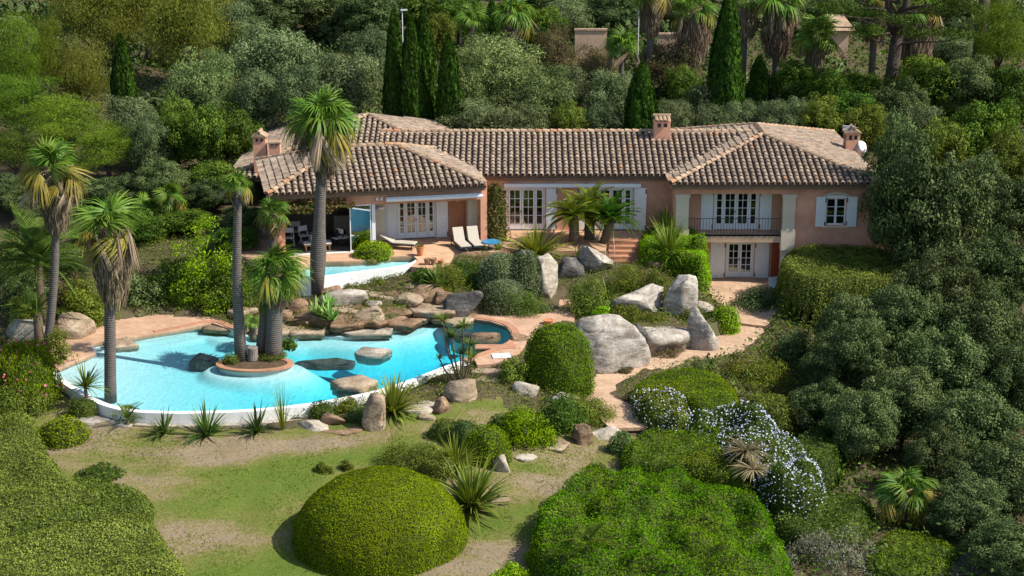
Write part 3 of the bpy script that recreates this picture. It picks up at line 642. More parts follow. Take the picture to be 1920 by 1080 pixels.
for a, b in RIDGES:
    d = b - a; n = max(1, int(d.length / .42)); u = d.normalized(); x = u.cross(Vector((0, 0, 1))).normalized(); w = x.cross(u)
    M3 = Matrix((x, u, w)).transposed().to_4x4()
    for k in range(n):
        p = a + d * (k / n) + w * .06
        if p.y > 97 and b.y > 97 and a.y > 97: continue
        o = vpart(link('ridge_tile', rv.choices(RM, [1, 2, 2, 2, 1.2, .8])[0])); o.matrix_basis = Matrix.Translation(p) @ M3 @ Matrix.Rotation(rv.uniform(-.04, .04), 4, 'Y')
# scalloped cornice below each eave
def cornice(a, b, depth=.34):
    d = b - a; u = d.normalized(); v = Vector((-u.y, u.x, 0)); M = Matrix((u, v, Vector((0, 0, 1)))).transposed().to_4x4(); M.translation = a; m = MB(); L_ = d.length
    for row, (off, z) in enumerate(((.10, -.19), (.22, -.30))):
        m.box(0, L_, off + .06, .8, z - .02, z + .10); n = int(L_ / .167)
        for k in range(n):
            c = (k + .5 + .5 * (row % 2)) * L_ / n; seg = [(c + .072 * math.cos(math.pi * j / 5), z - .02 - .0 + .075 * math.sin(math.pi * j / 5)) for j in range(6)]
            m.add([(x, off, zz) for x, zz in seg] + [(x, off + .1, zz) for x, zz in seg], [(j, j + 1, 7 + j, 6 + j) for j in range(5)] + [tuple(range(6))], .4)
    return vmesh('cornice', m, 'brown_plaster', M)
ML = frame(AL, ANG_L)
cornice(AL + Vector((0, 0, .02)), BL + Vector((0, 0, .02))); cornice(Vector((-2.2, EC, ZE_C)), Vector((xr0 - .05, EC, ZE_C))); cornice(Vector((xr0, YR, ZE_R)), Vector((xr1, YR, ZE_R)))
# ---- central wing walls
YC = 87.0; MC = frame(Vector((0, YC, 0)), 0)
X = lambda px, Y=YC, z=1.2: at_y(px, 400, Y).x
zt = 2.32
d1 = (X(934), X(1022)); d2 = (X(1104), X(1187))
vmesh('front_wall', wall(-6, xr0 + .5, -.3, 3.0, 0, .35, [(*d1, Z_TER, zt), (*d2, Z_TER, zt)]), 'pink_plaster', MC)
glazed_door(MC, *d1, Z_TER + .01, zt, .12, [1, 2, 2, 1], 4); glazed_door(MC, *d2, Z_TER + .01, zt, .12, [1, 2, 2, 1], 4)
shutter(MC, X(1024), X(1044), Z_TER + .05, zt - .02, -.05); shutter(MC, X(1084), X(1103), Z_TER + .05, zt - .02, -.05, -1)
S2 = MC @ Matrix.Translation((X(1189), 0, 0)) @ Matrix.Rotation(-.32, 4, 'Z'); shutter(S2, 0, .68, Z_TER + .05, zt + .02, -.05)
bl = MB().box(X(945), X(1200), -.22, -.02, zt + .06, zt + .26); vmesh('awning_box', bl, 'white_metal', MC)
for k in range(4): vmesh('awning_bracket', MB().box(X(960 + 70 * k), X(963 + 70 * k), -.14, -.002, zt + .262, zt + .33), 'grey_metal', MC)
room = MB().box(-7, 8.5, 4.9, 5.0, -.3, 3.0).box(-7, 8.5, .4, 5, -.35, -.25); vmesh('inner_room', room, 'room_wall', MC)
em = MB().tube([(X(1063), -.03, 1.65), (X(1063), -.03, 1.72)], .08, 8); em.box(X(1063) - .15, X(1063) + .15, -.03, -.004, 1.42, 1.46); vmesh('wall_ornament', em, 'brown_plaster', MC)
# ---- right wing: loggia with balcony over a ground floor
YF = YR + .62; MR = frame(Vector((0, YF, 0)), 0); XR = lambda px: at_y(px, 430, YF).x
lg = (XR(1288), XR(1470)); wx0, wx1 = XR(1262), XR(1645)
win = (XR(1547), XR(1584), .62, 2.12); ZL = Z_LOW
vmesh('front_wall', wall(wx0, wx1, ZL - .3, 3.0, 0, .4, [(*lg, .0, 2.36), (lg[0], lg[1], ZL - .3, -.35), win]), 'pink_plaster', MR)
vmesh('side_wall', MB().box(wx1 - .4, wx1, .4, 12.5, ZL - .3, 3.0).box(wx0, wx0 + .4, .4, 4, ZL - .3, 3.0), 'pink_plaster', MR)
vmesh('loggia_wall', wall(lg[0] - .2, lg[1] + .2, .0, 2.7, 1.3, 1.6, [(XR(1343), XR(1428), 0.02, 2.3)]), 'pink_plaster', MR)
vmesh('ground_floor_wall', wall(lg[0] - .2, lg[1] + .2, ZL - .1, -.36, 1.0, 1.3, [(XR(1368), XR(1421), ZL + .02, ZL + 2.1)]), 'pink_plaster', MR)
vmesh('balcony_floor', MB().box(lg[0] - .3, lg[1] + .3, -.06, 1.3, -.33, .0), 'peach_plaster', MR)
vmesh('loggia_ceiling', MB().box(lg[0] - .3, lg[1] + .3, .41, 1.5, 2.4, 2.6), 'cream_plaster', MR)
glazed_door(MR, XR(1343), XR(1428), .03, 2.3, 1.36, [1, 2, 2, 1], 4); glazed_door(MR, XR(1368), XR(1421), ZL + .03, ZL + 2.1, 1.06, [2, 2], 4)
shutter(MR, XR(1318), XR(1341), .05, 2.3, 1.25); shutter(MR, XR(1430), XR(1452), .05, 2.3, 1.25, -1)
shutter(MR, XR(1338), XR(1366), ZL + .03, ZL + 2.08, .95); shutter(MR, XR(1423), XR(1450), ZL + .03, ZL + 2.08, .95, -1)
for a, b in ((1266, 1290), (1466, 1489)):
    p0, p1 = XR(a), XR(b); m = MB().box(p0, p1, -.10, .34, -.02 if a < 1400 else ZL, 2.36).box(p0 - .06, p1 + .06, -.16, .38, 2.24, 2.362).box(p0 - .035, p1 + .035, -.135, .36, 2.14, 2.24).box(p0 - .045, p1 + .045, -.15, .36, -.75 if a > 1400 else -.03, .38)
    vmesh('pillar', m, 'cream_plaster', MR)
rl = vmesh('railing', MB().box(lg[0], lg[1], -.045, -.015, .98, 1.01).box(lg[0], lg[1], -.045, -.015, .08, .105), 'dark_metal', MR)
for k in range(33):
    u_ = lg[0] + (lg[1] - lg[0]) * (k + .5) / 33; vmesh('baluster', MB().box(u_ - .009, u_ + .009, -.038, -.022, .105, .98), 'dark_metal', MR, rl)
vmesh('red_door', MB().box(XR(1452), XR(1466), .5, .56, ZL + .05, ZL + 2.2), 'red_door', MR)
# arched window
wu0, wu1, wz0, wz1 = win; um = (wu0 + wu1) / 2; rr = (wu1 - wu0) / 2
wf = MB().box(wu0, wu0 + .07, .1, .2, wz0, wz1).box(wu1 - .07, wu1, .1, .2, wz0, wz1).box(um - .06, um + .06, .09, .19, wz0, wz1).box(wu0, wu1, .1, .2, wz0, wz0 + .08).box(wu0, wu1, .1, .2, wz1 - .07, wz1 + .0)
for k in (1, 2): zz = wz0 + (wz1 - wz0) * k / 3; wf.box(wu0 + .07, wu1 - .07, .115, .185, zz - .018, zz + .018)
wn = vmesh('arched_window', wf, 'white_paint', MR)
for s in (0, 1):
    for k in range(3):
        a0 = (wu0 + .07, um + .06)[s]; a1 = (um - .06, wu1 - .07)[s]; h_ = (wz1 - wz0) / 3; vmesh('pane', MB().box(a0 + .005, a1 - .005, .145, .152, wz0 + h_ * k + .02, wz0 + h_ * (k + 1) - .02), 'window_glass', MR, wn)
arch = MB(); n = 14
for k in range(n):
    a0, a1 = math.pi * k / n, math.pi * (k + 1) / n; q = lambda a, r: (um - r * math.cos(a), wz1 - .02 + (r - .14) * math.sin(a) * .62)
    pts = [q(a0, rr + .02), q(a1, rr + .02), q(a1, rr + .22), q(a0, rr + .22)]; arch.add([(x, -.05, z) for x, z in pts] + [(x, .1, z) for x, z in pts], [(0, 1, 2, 3), (3, 2, 6, 7), (0, 4, 5, 1)])
arch.box(wu0 - .2, wu1 + .2, -.055, .1, wz0 - .12, wz0 - .02)
vmesh('window_surround', arch, 'cream_plaster', MR, wn); vmesh('tympanum', MB().box(wu0, wu1, -.02, .05, wz1, wz1 + .16), 'white_paint', MR, wn)
for a, b, an in ((1527, 1546, .10), (1585, 1604, -.08)):
    w_ = XR(b) - XR(a); piv = XR(b) if an > 0 else XR(a); Ms = MR @ Matrix.Translation((piv, 0, 0)) @ Matrix.Rotation(an, 4, 'Z'); shutter(Ms, -w_ if an > 0 else 0, 0 if an > 0 else w_, wz0 - .06, wz1 + .1, -.06, 1 if an > 0 else -1)
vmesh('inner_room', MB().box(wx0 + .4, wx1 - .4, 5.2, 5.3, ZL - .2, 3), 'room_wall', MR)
# ---- left wing: glazed garden room and porch
FV = .62; MLw = ML @ Matrix.Translation((0, FV, -ZE_L)); 
def UL(px, py=420, v=0.0):               # u on the left facade line for a pixel column
    o = MLw @ Vector((0, v, 0)); dirv = (MLw.to_3x3() @ Vector((1, 0, 0))); d = ray(px, py); k = d.x / d.y
    return (k * o.y - o.x) / (dirv.x - k * dirv.y)
uA, uB, uC, uD = .5, UL(700), UL(722), UL(905)
vmesh('front_wall', wall(uA, uD, 2.42, 3.2, 0, .35, []), 'pink_plaster', MLw)
vmesh('corner_wall', MB().box(uA, UL(534), 0, .4, -.3, 2.42), 'pink_plaster', MLw); vmesh('side_wall', MB().box(uD - .05, uD + .3, .3, 5, -.3, 3.2), 'pink_plaster', MLw)
vmesh('porch_soffit', MB().box(uB, uD, .35, 2.4, 2.3, 2.42), 'pink_plaster', MLw)
PV = 1.15                                # the porch stands back from the glazed room
vmesh('pillar', MB().box(UL(703, v=PV), UL(721, v=PV), PV, PV + .45, Z_TER, 2.3), 'cream_plaster', MLw)
vmesh('lamp', MB().lathe([(.05, -.12), (.2, -.1), (.22, 0), (.16, .02)], 12), 'white_paint', MLw @ Matrix.Translation((UL(712, v=PV), PV - .1, 2.0)))
DV = 2.0; dd = (UL(728, v=DV), UL(818, v=DV))
vmesh('porch_wall', wall(uB, uD, -.25, 2.3, DV, DV + .25, [(*dd, Z_TER, 2.25)]), 'white_render', MLw)
glazed_door(MLw, UL(745, v=DV), dd[1], Z_TER + .01, 2.25, DV + .08, [1, 2, 2, 1], 4)
vmesh('door_side_panel', MB().box(dd[0], UL(745, v=DV) - .01, DV + .06, DV + .14, Z_TER + .01, 2.25), 'white_paint', MLw)
shutter(MLw, UL(819, v=DV - .1), UL(840, v=DV - .1), Z_TER + .03, 2.22, DV - .1)
vmesh('porch_side_panel', MB().box(UL(841, v=DV), UL(876, v=DV), DV - .06, DV - .005, Z_TER, 2.29), 'orange_plaster', MLw)
vmesh('pillar', MB().box(UL(878, v=PV), UL(897, v=PV), PV, PV + .7, Z_TER, 2.3), 'cream_plaster', MLw)
vmesh('wall_lamp', MB().lathe([(.02, -.14), (.17, 0), (.17, .03)], 12), 'cream_plaster', MLw @ Matrix.Translation((UL(858, v=DV), DV - .12, 2.0)))
aw = MB(); a0, a1 = UL(724), UL(903); aw.tube([(a0, -.28, 2.66), (a1, -.28, 2.66)], .10, 10).box(a0, a1, -.26, -.02, 2.74, 2.80)
awn = vmesh('awning_box', aw, 'white_metal', MLw)
for k in range(16): vmesh('valance_scallop', MB().lathe([(.045, 0), (.045, .02)], 8), 'white_fabric', MLw @ Matrix.Translation((a0 + .1 + (a1 - a0 - .2) * k / 15, -.22, 2.80)), awn)
for px in (708, 716): vmesh('floodlight', MB().box(-.05, .05, -.16, -.002, -.08, .08), 'white_metal', MLw @ Matrix.Translation((UL(px), 0, 2.72)))
# glass front of the garden room: one panel closed, the rest open
g0, g1, g2 = UL(534), UL(656), UL(696)
fr = MB().box(g0, g1, .0, .06, 2.36, 2.42).box(g0, g2 + .06, -.1, .12, Z_TER - .02, Z_TER + .015).box(g1, g1 + .05, 0, .06, Z_TER + .015, 2.42).box(g2 - .05, g2, 0, .06, Z_TER + .015, 2.42).box(g1 + .05, g2 - .05, 0, .06, 2.36, 2.42).box(g1 + .05, g2 - .05, 0, .06, Z_TER + .015, Z_TER + .07).box(g2 + .05, uB + .12, .05, .12, Z_TER, 2.42)
sd = vmesh('sliding_door', fr, 'white_metal', MLw); vmesh('pane', MB().box(g1 + .05, g2 - .05, .02, .035, Z_TER + .07, 2.36), 'mirror_glass', MLw, sd)
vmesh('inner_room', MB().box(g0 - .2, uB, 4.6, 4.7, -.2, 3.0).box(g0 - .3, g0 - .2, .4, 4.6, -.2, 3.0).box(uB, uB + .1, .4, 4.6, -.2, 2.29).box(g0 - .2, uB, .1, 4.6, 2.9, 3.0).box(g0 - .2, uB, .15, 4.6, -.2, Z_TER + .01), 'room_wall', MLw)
# ---- chimneys (on the roof, part of the house)
def chimney(P, w, d, h, kind, mat, down=1.2):
    m = MB().box(-w / 2, w / 2, -d / 2, d / 2, -down, h * .72)
    for sx in (-1, 1):
        for sy in (-1, 1): m.box(min(sx * w / 2, sx * w * .30), max(sx * w / 2, sx * w * .30), min(sy * d / 2, sy * d * .3), max(sy * d / 2, sy * d * .3), h * .72, h * .9)
    m.box(-w * .08, w * .08, -d / 2, d / 2, h * .72, h * .9).box(-w / 2, w / 2, -d / 2, d / 2, h * .9, h)
    c = vmesh('chimney', m, mat, Matrix.Translation(P)); fl = vmesh('flue', MB().box(-w * .42, w * .42, -d * .42, d * .42, h * .5, h * .92), 'dark_metal', Matrix.Translation(P), c)
    if kind == 'gable':
        r = MB(); e = .09; r.add([(-w / 2 - e, -d / 2 - e, h), (0, -d / 2 - e, h + w * .36), (w / 2 + e, -d / 2 - e, h), (-w / 2 - e, d / 2 + e, h), (0, d / 2 + e, h + w * .36), (w / 2 + e, d / 2 + e, h)], [(0, 2, 1), (3, 4, 5), (0, 1, 4, 3), (1, 2, 5, 4), (0, 3, 5, 2)])
        vmesh('chimney_cap', r, 'clay_ridge', Matrix.Translation(P), c); vmesh('cap_tile', MB().tube([(0, -d / 2 - e, h + w * .36), (0, d / 2 + e, h + w * .36)], .1, 8), 'clay_ridge', Matrix.Translation(P), c)
    elif kind == 'tiles':
        n = 4
        for k in range(n):
            x = -w / 2 + w * (k + .5) / n
            for s in (-1, 1):
                o = link('cap_tile', RM[k % 5]); o.parent = c
                o.matrix_basis = Matrix.Translation(P + Vector((x, s * (d / 2 + .16), h - .03))) @ Matrix.Rotation(0 if s < 0 else math.pi, 4, 'Z') @ Matrix.Rotation(.42, 4, 'X') @ Matrix.Diagonal((.85, 1.0, .85, 1))
        vmesh('cap_ridge', MB().tube([(-w / 2 - .04, 0, h + .27), (w / 2 + .04, 0, h + .27)], .10, 8), 'clay_ridge', Matrix.Translation(P), c)
    else: vmesh('chimney_cap', MB().box(-w / 2 - .06, w / 2 + .06, -d / 2 - .06, d / 2 + .06, h + .002, h + .08), 'clay_ridge', Matrix.Translation(P), c)
    return c
p = at_y(1241, 268, EC + 4.2); chimney(Vector((p.x, p.y + .35, p.z)), .92, .8, 1.25, 'tiles', 'pink_plaster')
p = at_y(1595, 293, 93.2); chr_ = chimney(Vector((p.x, p.y, p.z)), .8, .8, 1.45, 'gable', 'pink_plaster', 1.6)
p = at_y(489, 286, 91.3); chimney(Vector((p.x, p.y, p.z)), .72, .8, .98, 'gable', 'pink_plaster', 1.6)
p = at_y(516, 281, 91.1); chimney(Vector((p.x, p.y, p.z)), .62, .6, .42, 'flat', 'pink_plaster', 1.6)
# satellite dish and aerial
q = at_y(1613, 279, 92.7); dish = empty('satellite_dish', q, 0, 'white round satellite dish beside the right chimney', 'dish')
dm = MB(); prof = [(r_, .06 * (r_ / .43) ** 2) for r_ in (.001, .12, .24, .34, .43)]; dm.lathe(prof, 24)
Md = Matrix.Rotation(R(78), 4, 'X') @ Matrix.Rotation(0, 4, 'Z'); md = dm.mesh('reflector', MATS['white_metal'], True); md.transform(Matrix.Rotation(R(-28), 4, 'Z') @ Md @ Matrix.Diagonal((.9, 1.1, 1, 1))); link('reflector', md, dish)
MB().tube([(0, 0, 0), (-.12, .3, -.1), (-.12, .3, -.75)], .025, 6).build('mast', MATS['grey_metal'], dish); MB().tube([(0, -.05, -.35), (.05, -.4, -.05)], .015, 5).build('receiver_arm', MATS['grey_metal'], dish)
q = at_y(1602, 262, 93.3); ant = empty('tv_aerial', q, 0, 'thin metal television aerial above the right chimney', 'aerial')
MB().tube([(0, 0, -.7), (0, 0, .95)], .02, 6).build('mast', MATS['grey_metal'], ant)
bm_ = MB().tube([(-.7, -.1, .78), (.15, .0, .72)], .014, 5)
bm_.build('boom', MATS['grey_metal'], ant)
for k in range(4): MB().tube([(-.75, -.1, .62 + .08 * k), (-.1, -.02, .66 + .05 * k)], .012, 5).build('aerial_rod', MATS['white_metal'], ant)
for k in range(3): MB().tube([(.02, -.12 + .1 * k, .5), (-.1, -.12 + .12 * k, 1.0)], .008, 4).build('reflector_rod', MATS['dark_metal'], ant)
# ------------------------------------------------------------------ foliage geometry
def unit(v): return v / np.maximum(np.linalg.norm(v, axis=1, keepdims=True), 1e-9)
def leaf_geo(P, N, size, aspect=.5, tint=None, rng=None, axis=None, amix=.0, bend=.12):
    n = len(P); size = np.broadcast_to(np.asarray(size, float), (n,))[:, None]
    t = np.cross(N, rng.normal(size=(n, 3)))
    t = unit(t)
    if axis is not None: t = unit(t * (1 - amix) + np.asarray(axis, float) * amix)
    b = unit(np.cross(N, t)); nn = np.cross(t, b)
    V = np.stack([P - t * size * .5, P + b * size * aspect * .5 + nn * size * bend, P + t * size * .5, P - b * size * aspect * .5 + nn * size * bend], 1).reshape(-1, 3)
    F = np.arange(4 * n).reshape(n, 4); T = np.repeat(np.clip(tint, 0, 1), 4); return V, F, T
def leaf_mesh(name, mat, P, N, size, aspect=.5, tint=None, rng=None, axis=None, amix=0., bend=.12):
    V, F, T = leaf_geo(P, N, size, aspect, tint, rng, axis, amix, bend); return np_mesh(name, V, F, mat, T)
def crown(name, mat, rx, ry, rz, nc, cr, nl, ls, seed, asp=.5, zmin=-.45, shell=.62, axis=None, amix=0., up=.35, squash=.8, cz=0.0, lump=.22):
    """clumps of leaves round a crown volume; origin at the crown centre"""
    rng = np.random.default_rng(seed); d = unit(rng.normal(size=(nc * 4, 3))); d = d[d[:, 2] > zmin][:nc]; nc = len(d)
    rad = shell + (1 - shell) * np.sqrt(rng.random(nc)); out = 1 + lump * vnoise(d * 1.9 + seed, seed)
    C = d * np.array([rx, ry, rz]) * (rad * out)[:, None] * .86; r = cr * rng.uniform(.5, 1.5, nc); ct = rng.random(nc)
    k = rng.choice(nc, nl, p=r ** 2 / (r ** 2).sum()); e = unit(rng.normal(size=(nl, 3)) + .55 * d[k] + np.array([0, 0, up])); q = rng.uniform(.55, 1.18, nl)
    P = C[k] + e * (r[k] * q)[:, None] * np.array([1, 1, squash]); N = unit(e + .42 * rng.normal(size=(nl, 3)))
    P[:, 2] += cz
    T = .12 + .46 * ct[k] + .42 * rng.random(nl)
    ni = nl // 12; ei = unit(rng.normal(size=(ni, 3))); Pi = ei * np.array([rx, ry, rz]) * (.66 * rng.random(ni) ** .4)[:, None]; Pi = Pi[Pi[:, 2] > zmin * rz]; Pi[:, 2] += cz; ni = len(Pi)  # oversized inner leaves added to block light and darken gaps in the crown
    P = np.concatenate([P, Pi]); N = np.concatenate([N, unit(rng.normal(size=(ni, 3)))]); T = np.concatenate([T, .1 + .7 * rng.random(ni)]); big_ = np.r_[np.ones(nl), np.full(ni, 2.6)]; nl = len(P)
    return leaf_mesh(name, mat, P, N, ls * rng.uniform(.7, 1.3, nl) * big_, asp, T, rng, axis, amix)
def trunk_mesh(name, mat, h, r, seed, limbs=4, spread=1.0, lean=.15, split=.45):
    rnd = random.Random(seed); m = MB(); top = Vector((rnd.uniform(-lean, lean) * h, rnd.uniform(-lean, lean) * h, h))
    pts = [Vector((0, 0, -.4)), Vector((top.x * .2, top.y * .25, h * .3)), Vector((top.x * .5, top.y * .6, h * .62)), top]; m.tube(pts, [r * 1.25, r, r * .75, r * .25], 7)
    for k in range(limbs):
        a = 2 * math.pi * (k + rnd.random() * .6) / limbs; s = pts[1].lerp(pts[3], rnd.uniform(0, .5)); e = s + Vector((math.cos(a) * spread, math.sin(a) * spread, rnd.uniform(.35, .7) * h * .6))
        m.tube([s, s.lerp(e, .5) + Vector((0, 0, .12 * h * rnd.random())), e], [r * .55, r * .38, r * .12], 5)
    return m.mesh(name, mat, True)
class Kind: pass
KINDS_ = {}
def tree_kind(key, name, W, H, crowns, trunk):
    k = Kind(); k.name, k.W, k.H, k.crowns, k.trunk, k.n = name, W, H, crowns, trunk, 0; KINDS_[key] = k
def rounded(key, name, mat, W, H, hc, nc, cr, nl, ls, asp=.5, variants=3, bark='bark', tr=.16, **kw):
    """W width, H height, hc crown depth"""
    cs = [crown(name + '_crown', L[mat], W / 2, W / 2, hc / 2, nc, cr, nl, ls, 100 * (v + 1) + len(KINDS_), asp, cz=H - hc / 2, **kw) for v in range(variants)]
    tree_kind(key, name, W, H, cs, [trunk_mesh('trunk', MATS[bark], H - hc * .45, tr, v + 7, 4, W * .3) for v in range(variants)])
rounded('oak', 'holm_oak', 'oak', 6.4, 6.4, 5.6, 150, .58, 23000, .16, .55, 3, shell=.62, zmin=-.9, lump=.32)
rounded('olive', 'olive_tree', 'olive', 5.0, 5.0, 4.2, 90, .62, 11000, .18, .32, 3, shell=.5, up=.5, zmin=-.9)
rounded('sage', 'pepper_tree', 'sage', 6.0, 6.4, 5.4, 110, .70, 13000, .18, .35, 3, shell=.5, axis=(0, 0, 1), amix=.25, zmin=-.9)
rounded('bushy', 'leafy_tree', 'bushy', 5.6, 5.8, 5.0, 100, .66, 11500, .19, .6, 3, shell=.55, zmin=-.9, lump=.3)
rounded('bright', 'bright_green_tree', 'bright', 5.0, 5.2, 4.6, 110, .52, 11000, .17, .55, 3, shell=.45, zmin=-.9)
rounded('euca', 'eucalyptus_tree', 'euca', 7.0, 13.0, 10.5, 170, .85, 17000, .28, .20, 3, zmin=-.8, shell=.35, axis=(0, 0, -1), amix=.62, up=-.1, squash=1.35, lump=.35, tr=.25)
rounded('pine', 'light_green_pine', 'pine', 5.6, 9.0, 7.4, 100, .72, 15000, .20, .14, 3, zmin=-.7, shell=.4, axis=(0, 0, 1), amix=.5, squash=.75, lump=.35, bark='pine_bark', tr=.2)
rounded('dpine', 'dark_conifer', 'dpine', 6.0, 8.5, 7.2, 110, .75, 15000, .21, .16, 2, zmin=-.7, shell=.4, axis=(0, 0, 1), amix=.35, lump=.35, bark='pine_bark', tr=.2)
rounded('dry', 'dry_shrubby_tree', 'dry', 4.6, 4.4, 4.0, 80, .55, 9000, .16, .3, 2, shell=.45, axis=(0, 0, 1), amix=.35)
def tree(key, px, py_top, w_px, Y, label, ratio=None, group='trees on the hillside', cat='tree', rz=None, base=None):
    """crown top at a pixel, at a chosen distance, standing on the ground"""
    k = KINDS_[key]; top = at_y(px, py_top, Y); s = scale_at(top); w = w_px / s; zb = (hz(top.x, Y + w * .1) if base is None else base) - .15
    h = top.z - zb; v = k.n % len(k.crowns); k.n += 1; sx = w / k.W; sz = max(h / k.H, .25)
    t = empty(k.name, (top.x, Y, zb), (k.n * 2.399) if rz is None else rz, label, cat, group); t.scale = (sx, sx, sz)
    link('trunk', k.trunk[v], t); link('crown', k.crowns[v], t); return t
# ---- cypress
def cypress_mesh(seed, nl=10500):
    rng = np.random.default_rng(seed); u = rng.random(nl) ** .85; a = rng.random(nl) * 2 * math.pi       # unit: height 1, radius 1 at widest
    prof = np.interp(u, [0, .06, .3, .55, .8, .93, 1], [.72, .92, 1.0, .90, .58, .28, .04])
    ridg = 1 + .16 * vnoise(np.c_[np.cos(a) * 2.2, np.sin(a) * 2.2, u * 5], seed) + .12 * vnoise(np.c_[np.cos(a) * 5, np.sin(a) * 5, u * 14], seed + 1)
    dep = rng.random(nl) ** 2 * .16; r = prof * ridg * (1 - dep)
    P = np.c_[r * np.cos(a), r * np.sin(a), u]; N = unit(np.c_[np.cos(a), np.sin(a), .25 + 0 * a] + .55 * rng.normal(size=(nl, 3)))
    T = np.clip(.5 + .25 * rng.normal(size=nl) + .2 * vnoise(P * 3, seed + 4), 0, 1); return P, N, T, rng
def cypress(px, py_top, py_base, w_px, Y, label, seed):
    top = at_y(px, py_top, Y); s = scale_at(top); zb = hz(top.x, Y) - .1; h = top.z - zb; r = w_px / s / 2
    P, N, T, rng = cypress_mesh(seed); P = P * np.array([r, r, h]); t = empty('cypress', (top.x, Y, zb), 0, label, 'tree', 'dark cypresses behind the villa')
    MB().tube([(0, 0, -.2), (0, 0, h * .5), (0, 0, h * .9)], [.2, .14, .03], 7).build('trunk', MATS['bark'], t)
    link('crown', leaf_mesh('cypress_crown', L['cyp'], P, N, (.34 * rng.uniform(.7, 1.3, len(P))), .36, T, rng, (0, 0, 1), .62), t)
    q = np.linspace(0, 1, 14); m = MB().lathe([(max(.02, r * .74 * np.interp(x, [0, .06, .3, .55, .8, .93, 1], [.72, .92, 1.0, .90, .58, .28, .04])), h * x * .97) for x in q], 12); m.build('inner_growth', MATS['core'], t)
# ---- clipped and loose shrubs on the ground
def spot(px, pyb, w, pyt, z=None, dr=.85, flat=False):
    g_ = hit(px, pyb) if z is None else at_z(px, pyb, z); s = scale_at(g_); r = w / 2 / s; ry = r * dr; p = math.atan2(CAM_H - g_.z, g_.y)
    app = (pyb - pyt) / s; q = max(app - ry * math.sin(p), .12); h = math.sqrt(max(q * q - (ry * math.sin(p)) ** 2, .04)) / math.cos(p)
    if flat: h = max((app - 2 * ry * math.sin(p)) / math.cos(p), .16)
    return Vector((g_.x, g_.y + ry, g_.z)), r, ry, h
def surf_points(V, F, n, rng):
    A, B, C = V[F[:, 0]], V[F[:, 1]], V[F[:, 2]]; cr_ = np.cross(B - A, C - A); ar = np.linalg.norm(cr_, axis=1); k = rng.choice(len(F), n, p=ar / ar.sum())
    a, b = rng.random(n), rng.random(n); m = a + b > 1; a[m], b[m] = 1 - a[m], 1 - b[m]
    return A[k] + (B - A)[k] * a[:, None] + (C - A)[k] * b[:, None], unit(cr_)[k], ar.sum() / 2
def ball_surface(r, ry, h, seed, lump, expo=2.3, nu=28, nv=14):
    a = np.linspace(0, 2 * math.pi, nu, endpoint=False); b = np.linspace(-.12, math.pi / 2 * .995, nv); A, B = np.meshgrid(a, b)
    cb, sb = np.abs(np.cos(B)) ** (2 / expo), np.sign(np.sin(B)) * np.abs(np.sin(B)) ** (2 / expo); x, y, z = np.cos(A) * cb, np.sin(A) * cb, sb
    d = 1 + lump * fnoise(np.c_[x.ravel(), y.ravel(), z.ravel()] * 1.6 + seed, seed, 3) if lump else 1 + np.zeros(x.size)
    V = np.c_[x.ravel() * r * d, y.ravel() * ry * d, z.ravel() * h * d]; i = np.arange(nu * nv).reshape(nv, nu); j = np.roll(i, -1, 1)
    Q = np.stack([i[:-1], j[:-1], j[1:], i[1:]], -1).reshape(-1, 4); F = np.concatenate([Q[:, [0, 1, 2]], Q[:, [0, 2, 3]]]); return V, F
def leafy(t, V, F, mat, ls, dens, seed, fuzz=.06, asp=.55, jn=.6, tintn=1.2, axis=None, amix=0., cap=45000, core=.06, name='foliage'):
    """leaf faces over a surface plus a dark inner mass"""
    rng = np.random.default_rng(seed); _, _, area = surf_points(V, F, 4, rng); ls = ls * 1.06; n = int(min(cap * .8, max(300, .84 * area * dens / (ls * ls * asp))))
    P, N, _ = surf_points(V, F, n, rng); q = rng.random(n); P = P + N * ((q - .55) * 2 * fuzz)[:, None] + N * (fuzz * .9 * vnoise(P * 3.1, seed))[:, None]
    T = np.clip(.42 + .16 * rng.normal(size=n) + .26 * fnoise(P * tintn, seed + 5, 2), 0, 1)
    link(name, leaf_mesh(name, L[mat], P, unit(N + jn * rng.normal(size=(n, 3))), ls * rng.uniform(.7, 1.35, n), asp, T, rng, axis, amix), t)
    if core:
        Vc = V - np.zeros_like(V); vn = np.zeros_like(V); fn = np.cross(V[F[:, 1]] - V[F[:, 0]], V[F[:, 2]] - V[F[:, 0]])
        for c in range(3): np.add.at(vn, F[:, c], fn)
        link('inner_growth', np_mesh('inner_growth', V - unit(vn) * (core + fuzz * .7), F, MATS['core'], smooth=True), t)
def bush(px, pyb, w, pyt, mat, label, name='shrub', cat='shrub', group=None, z=None, dr=.85, lump=.12, expo=2.3, ls=.10, dens=1.5, fuzz=.06, seed=None, axis=None, amix=0., asp=.55, jn=.6, cap=30000, flowers=None):
    c, r, ry, h = spot(px, pyb, w, pyt, z, dr); seed = int(px * 7 + pyb * 3) % 9973 if seed is None else seed; t = empty(name, c, 0, label, cat, group)
    V, F = ball_surface(r, ry, h, seed, lump, expo); leafy(t, V, F, mat, ls, dens, seed, fuzz, asp, jn, axis=axis, amix=amix, cap=cap, core=min(.08, r * .15))
    if flowers:
        rng = np.random.default_rng(seed + 3); fm, n, fs = flowers; P, N, _ = surf_points(V, F, n, rng); k = fnoise(P * .9, seed, 2) > -.25; P, N = P[k], N[k]
        link('blossoms', leaf_mesh('blossoms', L[fm], P + N * (fuzz + .05), unit(N * .35 + np.array([0, -.5, .45]) + .45 * rng.normal(size=P.shape)), fs * rng.uniform(.7, 1.4, len(P)), .9, rng.random(len(P)), rng), t)
    return t
